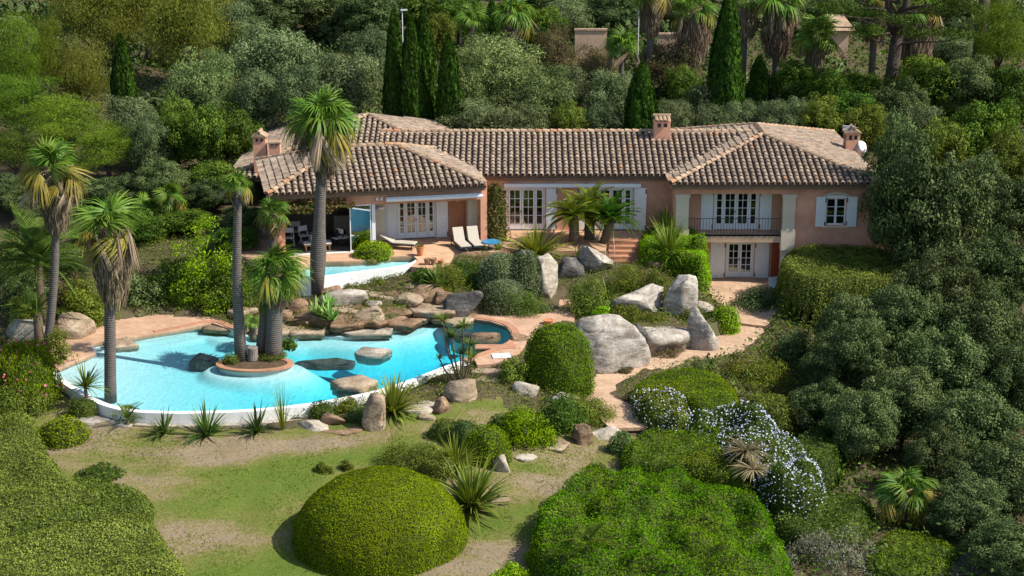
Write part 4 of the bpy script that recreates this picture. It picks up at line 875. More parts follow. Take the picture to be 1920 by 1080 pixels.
def hedge(pts, zt, h, mat, label, name='clipped_hedge', cat='hedge', edge=.7, ls=.10, dens=1.5, fuzz=.05, rough=.12, step=.22, seed=1, cap=60000, tilt=None, group=None, asp=.55, jn=.6, wave=.5, flowers=None, axis=None, amix=0.):
    """outline of the top in pixels at height zt (per-point third value overrides); stands h high on sloping ground"""
    P3 = [at_z(p[0], p[1], p[2] if len(p) > 2 else zt) for p in pts]; poly = ccw([(p.x, p.y) for p in smooth_poly([Vector((p.x, p.y, 0)) for p in P3], 3)]); W = np.array([[p.x, p.y, p.z] for p in P3])
    A = np.c_[W[:, :2], np.ones(len(W))]; co = np.linalg.lstsq(A, W[:, 2], rcond=None)[0] if len({round(z, 3) for z in W[:, 2]}) > 1 else np.array([0, 0, zt])
    c = np.array(poly).mean(0); x0, y0 = np.min(poly, 0) - step; x1, y1 = np.max(poly, 0) + step; X, Y = np.meshgrid(np.arange(x0, x1 + step, step), np.arange(y0, y1 + step, step))
    ins = in_poly(X, Y, poly); d = np.where(ins, poly_dist(X, Y, poly), -poly_dist(X, Y, poly)); e = np.clip(d / edge, 0, 1); prof = np.sqrt(1 - (1 - e) ** 2)
    top = co[0] * X + co[1] * Y + co[2] + rough * fnoise(np.c_[X.ravel() * wave, Y.ravel() * wave, 0 * X.ravel()], seed, 3).reshape(X.shape); Z = np.where(d > -step * 1.1, top - h + h * prof, top - h)
    cz = float(c[0] * co[0] + c[1] * co[1] + co[2] - h); k = np.arange(X.size).reshape(X.shape); m = d > -step * .9; q = m[:-1, :-1] & m[1:, 1:] & m[:-1, 1:] & m[1:, :-1]
    Q = np.stack([k[:-1, :-1][q], k[:-1, 1:][q], k[1:, 1:][q], k[1:, :-1][q]], -1); F = np.concatenate([Q[:, [0, 1, 2]], Q[:, [0, 2, 3]]]); used = np.unique(F); mp = np.zeros(X.size, int); mp[used] = np.arange(len(used))
    V = np.c_[X.ravel(), Y.ravel(), Z.ravel()][used] - np.array([c[0], c[1], cz]); F = mp[F]
    t = empty(name, (c[0], c[1], cz), 0, label, cat, group); leafy(t, V, F, mat, ls, dens, seed, fuzz, asp, jn, cap=cap, core=.08, axis=axis, amix=amix)
    if flowers:
        rng = np.random.default_rng(seed + 3); fm, n, fs = flowers; P, N, _ = surf_points(V, F, n, rng); kk = fnoise(P * 1.1, seed, 3) + .8 * rng.normal(size=len(P)) > -.1; P, N = P[kk], N[kk]
        link('blossoms', leaf_mesh('blossoms', L[fm], P + N * (fuzz + .06), unit(N * .35 + np.array([0, -.5, .45]) + .45 * rng.normal(size=P.shape)), fs * rng.uniform(.7, 1.4, len(P)), .9, rng.random(len(P)), rng), t)
    return t
# ---- blade plants: flax, yucca, agave
def blades(n, length, width, seed, up=.6, droop=.5, seg=4, spread=1.0, fold=.25, tint0=.0):
    rng = np.random.default_rng(seed); V = []; F = []; T = []
    for i in range(n):
        a = rng.random() * 2 * math.pi; el = np.clip(rng.normal(up, .32), .02, 1.5); l = length * rng.uniform(.65, 1.1); d = np.array([math.cos(a), math.sin(a), 0]); s = np.array([-math.sin(a), math.cos(a), 0]); p = d * .04 * spread; ti = rng.random(); b = len(V); e = el
        for k in range(seg + 1):
            f = k / seg; w = width * (1 - f) ** .7 * (.75 + .5 * min(1, f * 3)); V += [p - s * w / 2, p + s * w / 2]; T += [np.clip(tint0 + ti * .6 + .3 * f, 0, 1)] * 2
            p = p + (d * math.cos(e) + np.array([0, 0, math.sin(e)])) * l / seg; e -= droop * (1.4 - el) / seg * 1.6
        F += [(b + 2 * k, b + 2 * k + 1, b + 2 * k + 3, b + 2 * k + 2) for k in range(seg)]
    return np.array(V), np.array(F), np.array(T)
BL_ = {}
def blade_kind(key, mat, *a, **k):
    V, F, T = blades(*a, **k); BL_[key] = np_mesh(key, V, F, L[mat], T)
blade_kind('flax', 'spike', 170, 1.0, .05, 3, up=.80, droop=.9); blade_kind('darkflax', 'spiked', 60, 1.0, .075, 5, up=.75, droop=.55); blade_kind('yucca', 'yucca', 110, 1.0, .05, 8, up=.35, droop=.4)
blade_kind('agave', 'agave', 34, 1.0, .24, 9, up=.55, droop=-.1); blade_kind('straw', 'straw', 110, 1.0, .06, 11, up=.25, droop=.45); blade_kind('grassy', 'spike', 70, 1.0, .022, 12, up=1.1, droop=.5); blade_kind('bright_yucca', 'bright', 80, 1.0, .06, 13, up=.5, droop=.3)
def spiky(key, px, pyb, w, h_px, label, name='flax_plant', z=None, stem=0.0, rise=1.0, group=None, rz=None):
    g_ = hit(px, pyb) if z is None else at_z(px, pyb, z); s = scale_at(g_); t = empty(name, g_, 0, label, 'plant', group); zz = stem / s
    if stem: MB().tube([(0, 0, -.1), (.02, .0, zz * .5), (0, 0, zz)], [.09, .08, .07], 7).build('stem', MATS['brown_palm_trunk'], t)
    o = link('leaves', BL_[key], t, (0, 0, zz), (0, 0, px * 1.3 if rz is None else rz)); q = w / 2 / s / .8; o.scale = (q, q, h_px / s / .8 * rise); return t
# ---- palms
def fan_frond(seed, dead=0.0, n=26):
    """unit: petiole 0.55 long then a fan of radius 0.6; bends downwards along +x"""
    rng = np.random.default_rng(seed); V = []; F = []; T = []; arc = 1.0 - .5 * dead; pet = .5
    def P(x): return np.array([x, 0, .16 * math.sin(x * 2.2) - (.10 + .45 * dead) * x * x])
    for k in range(4):
        x0, x1 = pet * k / 4, pet * (k + 1) / 4; b = len(V); V += [P(x0) + (0, -.014, 0), P(x0) + (0, .014, 0), P(x1) + (0, .012, 0), P(x1) + (0, -.012, 0)]; F.append((b, b + 1, b + 2, b + 3)); T += [.7] * 4
    c = P(pet)
    for i in range(n):
        a = (i / (n - 1) - .5) * 2 * R(118) * arc; l = .60 * (.72 + .28 * math.cos(a)) * rng.uniform(.8, 1.1); d = np.array([math.cos(a) * (1 - .72 * dead), math.sin(a) * (1 - .60 * dead), -.10 - .22 * abs(math.sin(a)) - 1.3 * dead]) + rng.normal(size=3) * .05; d = d / np.linalg.norm(d); s = np.cross(d, (0, 0, 1)); s = s / np.linalg.norm(s)
        fo = .012 if i % 2 else -.012; ti = rng.random() * .5; b = len(V); w = .055 * (1 - .5 * dead)
        for f, wd, dr in ((0, .25, 0), (.5, 1.0, .02), (.80, .5, .10 + .1 * dead + .07 * rng.random()), (.98, .10, .26 + .15 * dead + .14 * rng.random())):
            p = c + d * l * f - np.array([0, 0, dr]) + np.array([0, 0, fo]); V += [p - s * w * wd / 2, p + s * w * wd / 2]; T += [ti + .35 * f + .1] * 2
        F += [(b + 2 * k, b + 2 * k + 1, b + 2 * k + 3, b + 2 * k + 2) for k in range(3)]
    return np.array(V), np.array(F), np.clip(T, 0, 1)
FAN = {}
for key, mat, dead, q in (('g', 'palm', .05, 5), ('y', 'palmy', .35, 2), ('d', 'palmd', .9, 4)):
    FAN[key] = [np_mesh('fan_frond', *fan_frond(k + 10 * q, dead)[:2], L[mat], fan_frond(k + 10 * q, dead)[2]) for k in range(q)]
def skirt_mesh(r, l, seed, n=1900):
    rng = np.random.default_rng(seed); a = rng.random(n) * 2 * math.pi; u = rng.random(n); rr = r * (.35 + .65 * np.sin(np.clip(u * 1.15 + .25, 0, 1.4) * 2.0)) * rng.uniform(.75, 1.1, n)
    P = np.c_[rr * np.cos(a), rr * np.sin(a), -l * u]; N = unit(np.c_[np.cos(a), np.sin(a), 0 * a] + .4 * rng.normal(size=(n, 3)))
    return leaf_mesh('skirt', L['palmd'], P, N, l * .30 * rng.uniform(.5, 1.3, n), .055, rng.random(n) * .85, rng, (0, 0, -1), .86)
def fan_palm(base, crown_c, R_, r_base, r_top, label, seed, green=22, yellow=5, dead=10, skirt=(.0, .0), bulge=1.0, mat='palm_trunk', group='fan palms around the garden', name='fan_palm', bend=0.0, lo=-25):
    rnd = random.Random(seed); base, c = Vector(base), Vector(crown_c); t = empty(name, base, 0, label, 'palm', group); d = c - base; side = Vector((bend, 0, 0)); n = 9; pts = []; rad = []
    for k in range(n):
        f = k / (n - 1); pts.append(d * f + side * math.sin(math.pi * f) + Vector((0, 0, -.15 if k == 0 else 0))); rad.append((r_base + (r_top - r_base) * f ** .7) * (1 + (bulge - 1) * math.exp(-((f - .22) / .14) ** 2)))
    MB().tube(pts, rad, 12).build('trunk', MATS[mat], t, smooth=True)
    def put(nm, key, az, el, sc):
        o = link(nm, rnd.choice(FAN[key]), t, d, None, sc); o.rotation_euler = (Matrix.Rotation(az, 3, 'Z') @ Matrix.Rotation(-R(el), 3, 'Y') @ Matrix.Rotation(rnd.uniform(-.9, .9), 3, 'X')).to_euler()
    for k in range(green): put('frond', 'g', k * 2.39996, 82 - (82 - lo) * (k / max(1, green - 1)) ** .85 + rnd.uniform(-16, 16), R_ * rnd.uniform(.62, .98))
    for k in range(yellow): put('yellow_frond', 'y', k * 2.39996 + 1, rnd.uniform(-50, 15), R_ * rnd.uniform(.75, 1.0))
    for k in range(dead): put('dead_frond', 'd', k * 2.39996 + .5, rnd.uniform(-48, 12), R_ * rnd.uniform(.65, 1.05))
    if skirt[0]: link('skirt', skirt_mesh(skirt[0], skirt[1], seed), t, d + Vector((0, 0, -.1 * R_)))
    return t
def feather_frond(seed, n=34, arch=.55, lw=.035, ll=.26, vee=.35):
    """unit length rachis along +x"""
    rng = np.random.default_rng(seed); V = []; F = []; T = []
    def P(x): return np.array([x * (1 - .12 * arch * x), 0, .35 * x * arch * 1.2 - arch * x * x * .95])
    for k in range(6):
        b = len(V); x0, x1 = k / 6, (k + 1) / 6; V += [P(x0) + (0, -.012, 0), P(x0) + (0, .012, 0), P(x1) + (0, .01, 0), P(x1) + (0, -.01, 0)]; F.append((b, b + 1, b + 2, b + 3)); T += [.6] * 4
    for i in range(n):
        x = .14 + .86 * i / (n - 1); l = ll * math.sin(math.pi * min(.97, .16 + .8 * x)) * rng.uniform(.85, 1.1)
        for s in (-1, 1):
            d = np.array([.62, s * .78, vee - .5 * x * arch]); d = d / np.linalg.norm(d); p = P(x); e = p + d * l - np.array([0, 0, .06 * l]); w = np.array([.5, 0, .2]) * lw; b = len(V); m_ = p + d * l * .5
            V += [p - w * .5, p + w * .5, m_ + w * .6, e, m_ - w * .6]; ti = rng.random() * .6 + .2 * x; T += [ti] * 5; F.append((b, b + 1, b + 2, b + 3, b + 4))
    return V, F, np.clip(T, 0, 1)
FEA = {}
for key, mat, arch in (('date', 'feather', .75), ('cyc', 'cycas', .55), ('cycy', 'cycasy', .6), ('areca', 'bright', .8)):
    FEA[key] = []
    for k in range(2):
        V_, F_, T_ = feather_frond(k + 40, 30, arch, .05 if 'cyc' in key else .035, .20 if 'cyc' in key else .26); FEA[key].append(np_mesh('feather_frond', np.array(V_), F_, L[mat], T_))
def feather_palm(key, base, h, r_tr, R_, n, label, seed, name='feather_palm', group=None, lo=-20, hi=78, lean=(0, 0), cat='palm', bark='brown_palm_trunk', cone=False):
    rnd = random.Random(seed); t = empty(name, base, 0, label, cat, group); d = Vector((lean[0], lean[1], h))
    MB().tube([(0, 0, -.2), d * .5 + Vector((lean[0] * .1, 0, 0)), d], [r_tr * 1.15, r_tr, r_tr * .9], 10).build('trunk', MATS[bark], t, smooth=True)
    for k in range(n):
        el = hi - (hi - lo) * (k / max(1, n - 1)) ** .9 + rnd.uniform(-6, 6); o = link('frond', rnd.choice(FEA[key]), t, d, None, R_ * rnd.uniform(.85, 1.1)); o.rotation_euler = (Matrix.Rotation(k * 2.39996, 3, 'Z') @ Matrix.Rotation(-R(el), 3, 'Y')).to_euler()
    if cone: MB().lathe([(.04, 0), (.16, .08), (.17, .2), (.08, .32), (.01, .36)], 10).build('seed_cone', MATS['tan_rock'], t, d)
    return t
# ---- rocks
BIGROCK = {500, 501, 502, 505, 506, 508, 509}
def rock_mesh(seed, flat=0.0, cuts=12):
    rng = np.random.default_rng(seed); bm = bmesh.new(); bmesh.ops.create_icosphere(bm, subdivisions=4 if seed in BIGROCK else 3, radius=1.0); V = np.array([v.co[:] for v in bm.verts])
    V = np.sign(V) * np.abs(V) ** .55; V = V + .16 * np.c_[vnoise(V * 1.3 + seed, seed), vnoise(V * 1.3 + seed, seed + 1), vnoise(V * 1.3, seed + 2)]
    for k in range(cuts):
        n = rng.normal(size=3)
        if flat: n[2] = abs(n[2]) * .25
        n = n / np.linalg.norm(n); o = rng.uniform(.50, .88); s = V @ n - o; V = np.where(s[:, None] > 0, V - n * s[:, None], V)
    if flat:
        n = np.array([rng.normal() * .07, rng.normal() * .07, 1]); s = V @ n - .45; V[:, 2] -= np.where(s > 0, s * .97, 0)
        V[:, :2] *= (1 + .05 * np.sign(np.sin(V[:, 2] * 9 + 2 * vnoise(V * 1.5, seed + 6))))[:, None]
    V = V + .035 * np.c_[fnoise(V * 3.2, seed + 3), fnoise(V * 3.2, seed + 4), fnoise(V * np.array([3, 3, 9]), seed + 5)] + .018 * np.c_[vnoise(V * 11, seed), vnoise(V * 11, seed + 9), vnoise(V * 11, seed + 3)]
    mn, mx = V.min(0), V.max(0); V = (V - (mn + mx) / 2) / ((mx - mn) / 2)
    F = np.array([[v.index for v in f.verts] for f in bm.faces]); bm.free(); return V, F
def slab_rock_mesh(seed):
    """irregular layered slab, -1..1 in each axis"""
    rng = np.random.default_rng(seed); n = 22; k = int(rng.integers(5, 7)); kn = np.sort(rng.random(k)) * 2 * math.pi; kr = rng.uniform(.62, 1.05, k); pts = np.c_[np.cos(kn) * kr, np.sin(kn) * kr]
    if np.max(np.diff(np.r_[kn, kn[0] + 2 * math.pi])) > 1.9: kn = np.arange(k) * 2 * math.pi / k + rng.uniform(-.25, .25, k); pts = np.c_[np.cos(kn) * kr, np.sin(kn) * kr]
    out = []
    for i in range(k):
        a, b = pts[i], pts[(i + 1) % k]; m = max(2, int(round(np.linalg.norm(b - a) * 4)))
        for j in range(m): out.append(a + (b - a) * j / m + rng.normal(size=2) * .025)
    out = np.array(out); n = len(out); zs = [-1, -.45, -.4, .15, .2, .72, .86]; sc = [.86, .94, 1.0, .97, 1.0, .99, .93]; V = []; tl = rng.normal(size=2) * .16
    for z, q in zip(zs, sc):
        o = out * (q + rng.normal(size=(n, 1)) * .018); V.append(np.c_[o, z + (o @ tl) * (z > 0) + rng.normal(size=n) * .03])
    V.append(np.c_[out * .5, .92 + (out * .5 @ tl) + rng.normal(size=n) * .04]); V = np.concatenate(V + [np.array([[0, 0, .94]])]); F = []; L_ = len(zs) + 1
    for r in range(L_ - 1):
        for j in range(n): a, b = r * n + j, r * n + (j + 1) % n; F.append((a, b, b + n)); F.append((a, b + n, a + n))
    F += [((L_ - 1) * n + j, (L_ - 1) * n + (j + 1) % n, L_ * n) for j in range(n)]; mn, mx = V.min(0), V.max(0); return (V - (mn + mx) / 2) / ((mx - mn) / 2), np.array(F)
def rock(px, pyb, w, pyt, mat, label, seed, z=None, dr=.7, flat=0, tilt=0.0, name='boulder', sink=.12, group=None, rz=None):
    dr = max(dr, .85) if flat else dr; c, r, ry, h = spot(px, pyb, w, pyt, z, dr, bool(flat)); V, F = slab_rock_mesh(seed) if flat else rock_mesh(seed, 0); rnd = random.Random(seed); a = rnd.uniform(-.3, .3) if rz is None else rz
    lo = -.4 * h - .1; V = V * np.array([r, ry, (h - lo) / 2]); V[:, 2] += (h + lo) / 2; ca, sa = math.cos(tilt), math.sin(tilt); V = np.c_[V[:, 0] * ca + V[:, 2] * sa, V[:, 1], -V[:, 0] * sa + V[:, 2] * ca]
    o = link(name, np_mesh(name, V, F, MATS[mat], smooth=False)); o.location = c; o.rotation_euler = (0, 0, a); return tag(o, label, 'rock', group)

def loose(px, pyb, w, pyt, mat, label, name='garden_shrub', cat='shrub', group=None, z=None, dr=.85, ls=.12, seed=None, asp=.45, axis=None, amix=0., flowers=None, dens=1.0, up=.35):
    """shrub of leaf clumps with an uneven outline"""
    c, r, ry, h = spot(px, pyb, w, pyt, z, dr); seed = int(px * 7 + pyb * 3) % 9973 if seed is None else seed; t = empty(name, c, 0, label, cat, group); vol = (r * ry * h) ** (1 / 3)
    cr = max(.13, min(.42, .34 * vol)); nc = int(np.clip(2.2 * (vol / cr) ** 2 * 2.2, 14, 90)); nl = int(np.clip(dens * 2.6 * 2 * math.pi * r * (h + ry * .5) / (ls * ls * asp), 400, 4800))
    link('foliage', crown('foliage', L[mat], r, ry, h, nc, cr, nl, ls, seed, asp, zmin=-.02, shell=.45, axis=axis, amix=amix, up=up, lump=.3), t)
    m = MB(); rnd = random.Random(seed)
    for k in range(5): a = rnd.uniform(0, 6.28); m.tube([(0, 0, -.1), (math.cos(a) * r * .3, math.sin(a) * ry * .3, h * .35), (math.cos(a) * r * .6, math.sin(a) * ry * .6, h * .7)], [.03, .02, .008], 4)
    m.build('stems', MATS['bark'], t)
    if flowers:
        rng = np.random.default_rng(seed + 3); fm, n, fs = flowers; d = unit(rng.normal(size=(n, 3)) + (0, -.4, .5)); d[:, 2] = np.abs(d[:, 2]); P = d * np.array([r, ry, h]) * rng.uniform(.85, 1.05, n)[:, None]
        link('blossoms', leaf_mesh('blossoms', L[fm], P, unit(d + .4 * rng.normal(size=P.shape)), fs * rng.uniform(.7, 1.4, n), .9, rng.random(n), rng), t)
    return t
# ------------------------------------------------------------------ trees on the hillside and right-hand slope
# far mass of woodland beyond the trees one can tell apart
rng = np.random.default_rng(77); Vs = []; Fs = []; Ts = []; b_ = 0
for k in range(200):
    y = 107 + 110 * rng.random() ** 1.3; x = rng.uniform(-.42, .42) * y; near_ = y < 132; w = rng.uniform(1.3, 2.4) if near_ else rng.uniform(2.6, 4.4); h = rng.uniform(.9, 2.0) if near_ else rng.uniform(2.2, 4.2); n = 300 if near_ else 330; zb = hz(x, y) - .2
    d = unit(rng.normal(size=(n, 3))); d[:, 2] = np.abs(d[:, 2]); q = 1 + .22 * fnoise(d * 2.2 + k, k, 2); P = d * np.array([w, w, h]) * q[:, None] + np.array([x, y, zb])
    V_, F_, T_ = leaf_geo(P, unit(d + .5 * rng.normal(size=(n, 3))), (.46 if near_ else .72) * rng.uniform(.7, 1.3, n), .5, np.clip(rng.uniform(.1, .6) + .25 * rng.random(n), 0, 1), rng); Vs.append(V_); Fs.append(F_ + b_); Ts.append(T_); b_ += len(V_)
tag(link('far_woodland', np_mesh('far_woodland', np.concatenate(Vs), np.concatenate(Fs), L['oak'], np.concatenate(Ts))), 'dense dark woodland covering the hill behind everything', 'woodland', kind='stuff')
T_LIST = [
 # upper left
 ('pine', 22, 12, 100, 106, 'yellow-green pine at the top left edge of the hillside'), ('pine', 80, 18, 62, 109, 'slim light pine beside the yellow-green pine at top left'),
 ('euca', 165, -55, 170, 121, 'olive-brown eucalyptus rising behind the left cypress'), ('euca', 262, -70, 170, 124, 'tall drooping eucalyptus with reddish trunk at top left'), ('euca', 345, -45, 175, 117, 'broad drooping eucalyptus right of the left cypress'),
 ('euca', 140, 78, 120, 107, 'brownish young eucalyptus left of the short cypress'), ('sage', 372, 86, 135, 104, 'pale feathery green tree below the broad eucalyptus'), ('olive', 440, 5, 120, 122, 'bluish green tree at the top beside the eucalyptus'),
 ('oak', 512, -25, 150, 132, 'dark oak at the top edge above the bluish trees'), ('oak', 600, -30, 160, 134, 'very dark oak at the top, left of the cypress row'), ('oak', 430, -40, 140, 136, 'dark oak behind the eucalyptus tops'),
 ('olive', 510, 42, 165, 111, 'large bluish-green tree in the upper left middle'), ('olive', 480, 128, 105, 104, 'grey olive tree above the oleander thicket'), ('olive', 560, 122, 110, 103.5, 'grey olive tree just left of the palm crown'), ('olive', 645, 88, 150, 106, 'grey olive tree between palm crown and cypress row'),
 ('pine', 35, 128, 165, 101, 'dark yellowish pine at the left edge above the tall palm'), ('pine', 120, 175, 150, 98, 'soft-needled pine above the tall left palm'), ('pine', 195, 225, 135, 95, 'soft green pine between tall palm and silver olive'),
 ('olive', 235, 178, 105, 98, 'silver olive tree below the short cypress'), ('olive', 268, 212, 85, 95, 'silver olive tree beside the oleander thicket'), ('dpine', 20, 235, 120, 95, 'dark conifer behind the tall left palm'), ('oak', 15, 330, 120, 90, 'dark evergreen at the left edge behind the date palm'),
 ('bushy', 325, 205, 90, 97, 'glossy dark bush at the left of the oleander thicket'), ('bushy', 375, 195, 110, 96, 'glossy dark oleander thicket with a few pink blooms'), ('bushy', 440, 205, 100, 97, 'glossy dark bush next to the small chimneys'), ('bushy', 400, 300, 110, 91, 'deep green bush below the oleander thicket'), ('bright', 330, 180, 90, 99, 'lime-green bush peeking above the oleander thicket'),
 ('oak', 150, 330, 120, 90, 'dark evergreen between the two left palms'), ('oak', 300, 300, 110, 90, 'dark evergreen behind the small fan palms'), ('oak', 90, 400, 110, 86, 'dark shrubby oak behind the date palm fronds'),
 # behind the villa
 ('oak', 690, -25, 120, 130, 'dark oak at the top between far olives and cypresses'), ('olive', 690, 45, 100, 113, 'olive tree directly left of the cypress row top'), ('bright', 818, 18, 80, 122, 'round bright green tree behind the cypress row'), ('bushy', 860, -5, 110, 130, 'dense green tree at the top above the olives'), ('bushy', 790, -20, 110, 134, 'dense green tree at the top above the cypress row'),
 ('sage', 925, 58, 190, 107, 'large pale yellow-green tree behind the roof ridge'), ('sage', 880, 105, 120, 105.5, 'pale feathery tree right of the rightmost cypress of the row'), ('sage', 1005, 118, 150, 104.5, 'pale green tree with bluish right side behind the roof'), ('olive', 1055, 120, 95, 106, 'grey-green tree at the right of the pale trees'),
 ('olive', 895, 188, 130, 101.2, 'low olive behind the left part of the roof ridge'), ('olive', 975, 190, 110, 101.2, 'low olive behind the middle of the roof ridge'), ('bright', 1070, 186, 85, 101.8, 'bright green bush behind the roof ridge'), ('olive', 1130, 190, 85, 101.5, 'low olive left of the stubby cypress'), ('olive', 1145, 132, 105, 105, 'grey olive behind the low olives, left of the stubby cypress'),
 ('dry', 1040, 52, 80, 116, 'rust-brown shrubby tree beside the peach wall'), ('dry', 1105, 85, 110, 110, 'brownish thin-leaved tree below the peach wall'), ('dry', 1255, 78, 120, 112, 'dry reddish-brown shrub behind the stubby cypress'), ('olive', 1065, -5, 95, 131, 'silvery round tree at the top, right of the far palms'), ('bushy', 1020, 10, 80, 128, 'dark bush left of the silvery round tree'), ('oak', 1000, -40, 110, 140, 'dark oak at the top behind the far palms'),
 ('oak', 1150, -20, 110, 134, 'dark oak at the top above the peach wall'), ('oak', 1260, -30, 110, 136, 'dark oak behind the hanging palm skirts'), ('olive', 1265, 185, 90, 102, 'olive behind the right chimney-side ridge'), ('olive', 1320, 160, 90, 104.5, 'olive at the foot of the tall right cypress'),
 # right rear
 ('olive', 1345, 196, 85, 101.2, 'low olive behind the valley of the right roof'), ('olive', 1400, 186, 90, 102, 'olive above the apex of the right roof'), ('olive', 1455, 188, 95, 101.4, 'olive just right of the right roof apex'), ('olive', 1500, 178, 85, 103, 'grey olive above the right roof slope'), ('bushy', 1490, 110, 90, 109, 'dark bush below the fan palm at upper right'), ('bushy', 1555, 130, 110, 108, 'dark green thicket left of the umbrella pine trunk'), ('bushy', 1280, 120, 80, 109, 'dark bush left of the tall right cypress'), ('bushy', 1620, 135, 100, 109, 'dark green thicket around the umbrella pine trunk'),
 ('bright', 1545, 178, 100, 101.6, 'leafy lime-tinted bush above the right roof slope'), ('bushy', 1590, 172, 120, 103, 'broad-leaved tree above the satellite dish'), ('bright', 1630, 190, 95, 101, 'leafy bush right of the television aerial'), ('oak', 1560, -10, 140, 133, 'dark wood behind the umbrella pine branches'), ('oak', 1470, -30, 120, 138, 'dark oak at the top between the right palms'), ('oak', 1650, -20, 130, 140, 'dark oak at the top behind the umbrella pine'), ('olive', 1790, 60, 110, 120, 'grey-green tree behind the right dark trunk'), ('oak', 1760, -20, 130, 138, 'dark oak at the top right behind the trunks'),
 ('bushy', 1745, 102, 150, 106, 'dark rounded tree right of the umbrella pine trunk'), ('oak', 1820, 108, 150, 105, 'dark oak below the yellow pine at upper right'), ('pine', 1880, -15, 125, 114, 'bright yellow-green pine at the top right corner'), ('bushy', 1895, 120, 120, 104, 'green bush at the right edge below the yellow pine'), ('olive', 1730, 198, 110, 97, 'silvery tree behind the big oak by the house corner'), ('bright', 1775, 215, 110, 95, 'yellow-green bush behind the big oak'), ('bushy', 1850, 190, 140, 96, 'dark leafy tree at the right, behind the big oak'), ('bright', 1890, 240, 110, 92, 'yellow-green bush at the right edge of the slope'), ('oak', 1690, 150, 110, 103, 'dark tree between umbrella pine and big oak'),
 ('oak', 1905, 330, 150, 86, 'dark oak at the right edge, mid height'), ('oak', 1840, 290, 120, 88, 'dark oak directly behind the big house-corner oak'),
]
T_LIST += [('oak', 60, 345, 120, 88, 'shadowy evergreen left of the tall left palm trunk'), ('oak', 215, 330, 110, 90, 'shadowy evergreen right of the tall left palm'), ('bushy', 265, 420, 110, 85, 'dark bush under the small fan palm bushes'), ('bushy', 345, 405, 110, 86, 'dark bush behind the big bright shrub'), ('oak', 395, 330, 100, 90, 'dark evergreen left of the roof corner'), ('oak', 455, 380, 90, 85.5, 'dark evergreen beside the garden room wall'), ('bushy', 180, 420, 100, 84, 'dark bush left of the brown-skirted palm crown'), ('oak', 120, 470, 110, 80, 'dark bush behind the tall left palm trunk'), ('bushy', 440, 430, 90, 83, 'deep green bush left of the small young palm')]
for a in T_LIST: tree(*a)
G2 = 'holm oaks on the right-hand slope'
for a in [('oak', 1690, 222, 135, 85.2, 'tall oak crown at the right end of the roof'), ('oak', 1752, 268, 225, 81.5, 'big round holm oak beside the right corner of the house'), ('oak', 1725, 512, 140, 75, 'low oak merging with the flat-topped hedge'), ('oak', 1600, 556, 140, 72.5, 'oak below the flat-topped hedge'), ('oak', 1880, 430, 170, 79, 'oak at the right edge beside the big round one'),
 ('oak', 1780, 470, 170, 76, 'oak under the big round one'), ('oak', 1690, 540, 180, 73, 'mid-slope oak below the low hedge oak'), ('oak', 1850, 540, 190, 73, 'mid-slope oak near the right edge'), ('oak', 1562, 640, 105, 70, 'small oak at the left border of the wooded slope'), ('oak', 1620, 600, 150, 70, 'oak in the middle of the wooded slope'), ('oak', 1770, 610, 180, 69, 'dense oak in the centre of the right slope'), ('oak', 1900, 640, 170, 68, 'oak at the right edge below mid height'),
 ('oak', 1700, 690, 170, 65, 'oak above the dark hollow'), ('oak', 1545, 715, 120, 66, 'grey-green oak right of the plumbago'), ('oak', 1620, 730, 140, 63, 'oak hanging over the dark hollow'), ('oak', 1830, 730, 190, 63, 'large oak on the lower right slope'), ('oak', 1760, 800, 130, 60, 'oak right of the dark hollow'), ('oak', 1895, 830, 190, 58, 'oak at the right edge near the bottom'), ('oak', 1820, 900, 170, 55.5, 'oak at the lower right, above the silvery shrubs'), ('oak', 1905, 985, 170, 52, 'oak in the bottom right corner')]:
    tree(*a, group=G2)
# ---- cypresses
for i, a in enumerate([(225, 66, 180, 50, 103, 'short broad cypress standing alone at upper left'), (738, 20, 225, 42, 103.5, 'leftmost slender cypress of the row behind the roof'), (770, 32, 245, 46, 102.3, 'second cypress of the row, lower of the joined pair'), (794, 14, 245, 44, 103.5, 'tallest cypress of the joined pair behind the roof'), (840, 66, 248, 50, 102, 'rightmost pointed cypress of the row'), (922, 0, 60, 32, 120, 'narrow far cypress between two fan palms'), (1205, 118, 250, 60, 101.5, 'stubby cypress left of the tiled chimney'), (1367, -14, 205, 66, 104.5, 'tall massive cypress right of the tiled chimney'), (1425, 106, 165, 44, 109, 'small dark cypress right of the massive one')]):
    cypress(*a, seed=300 + i)
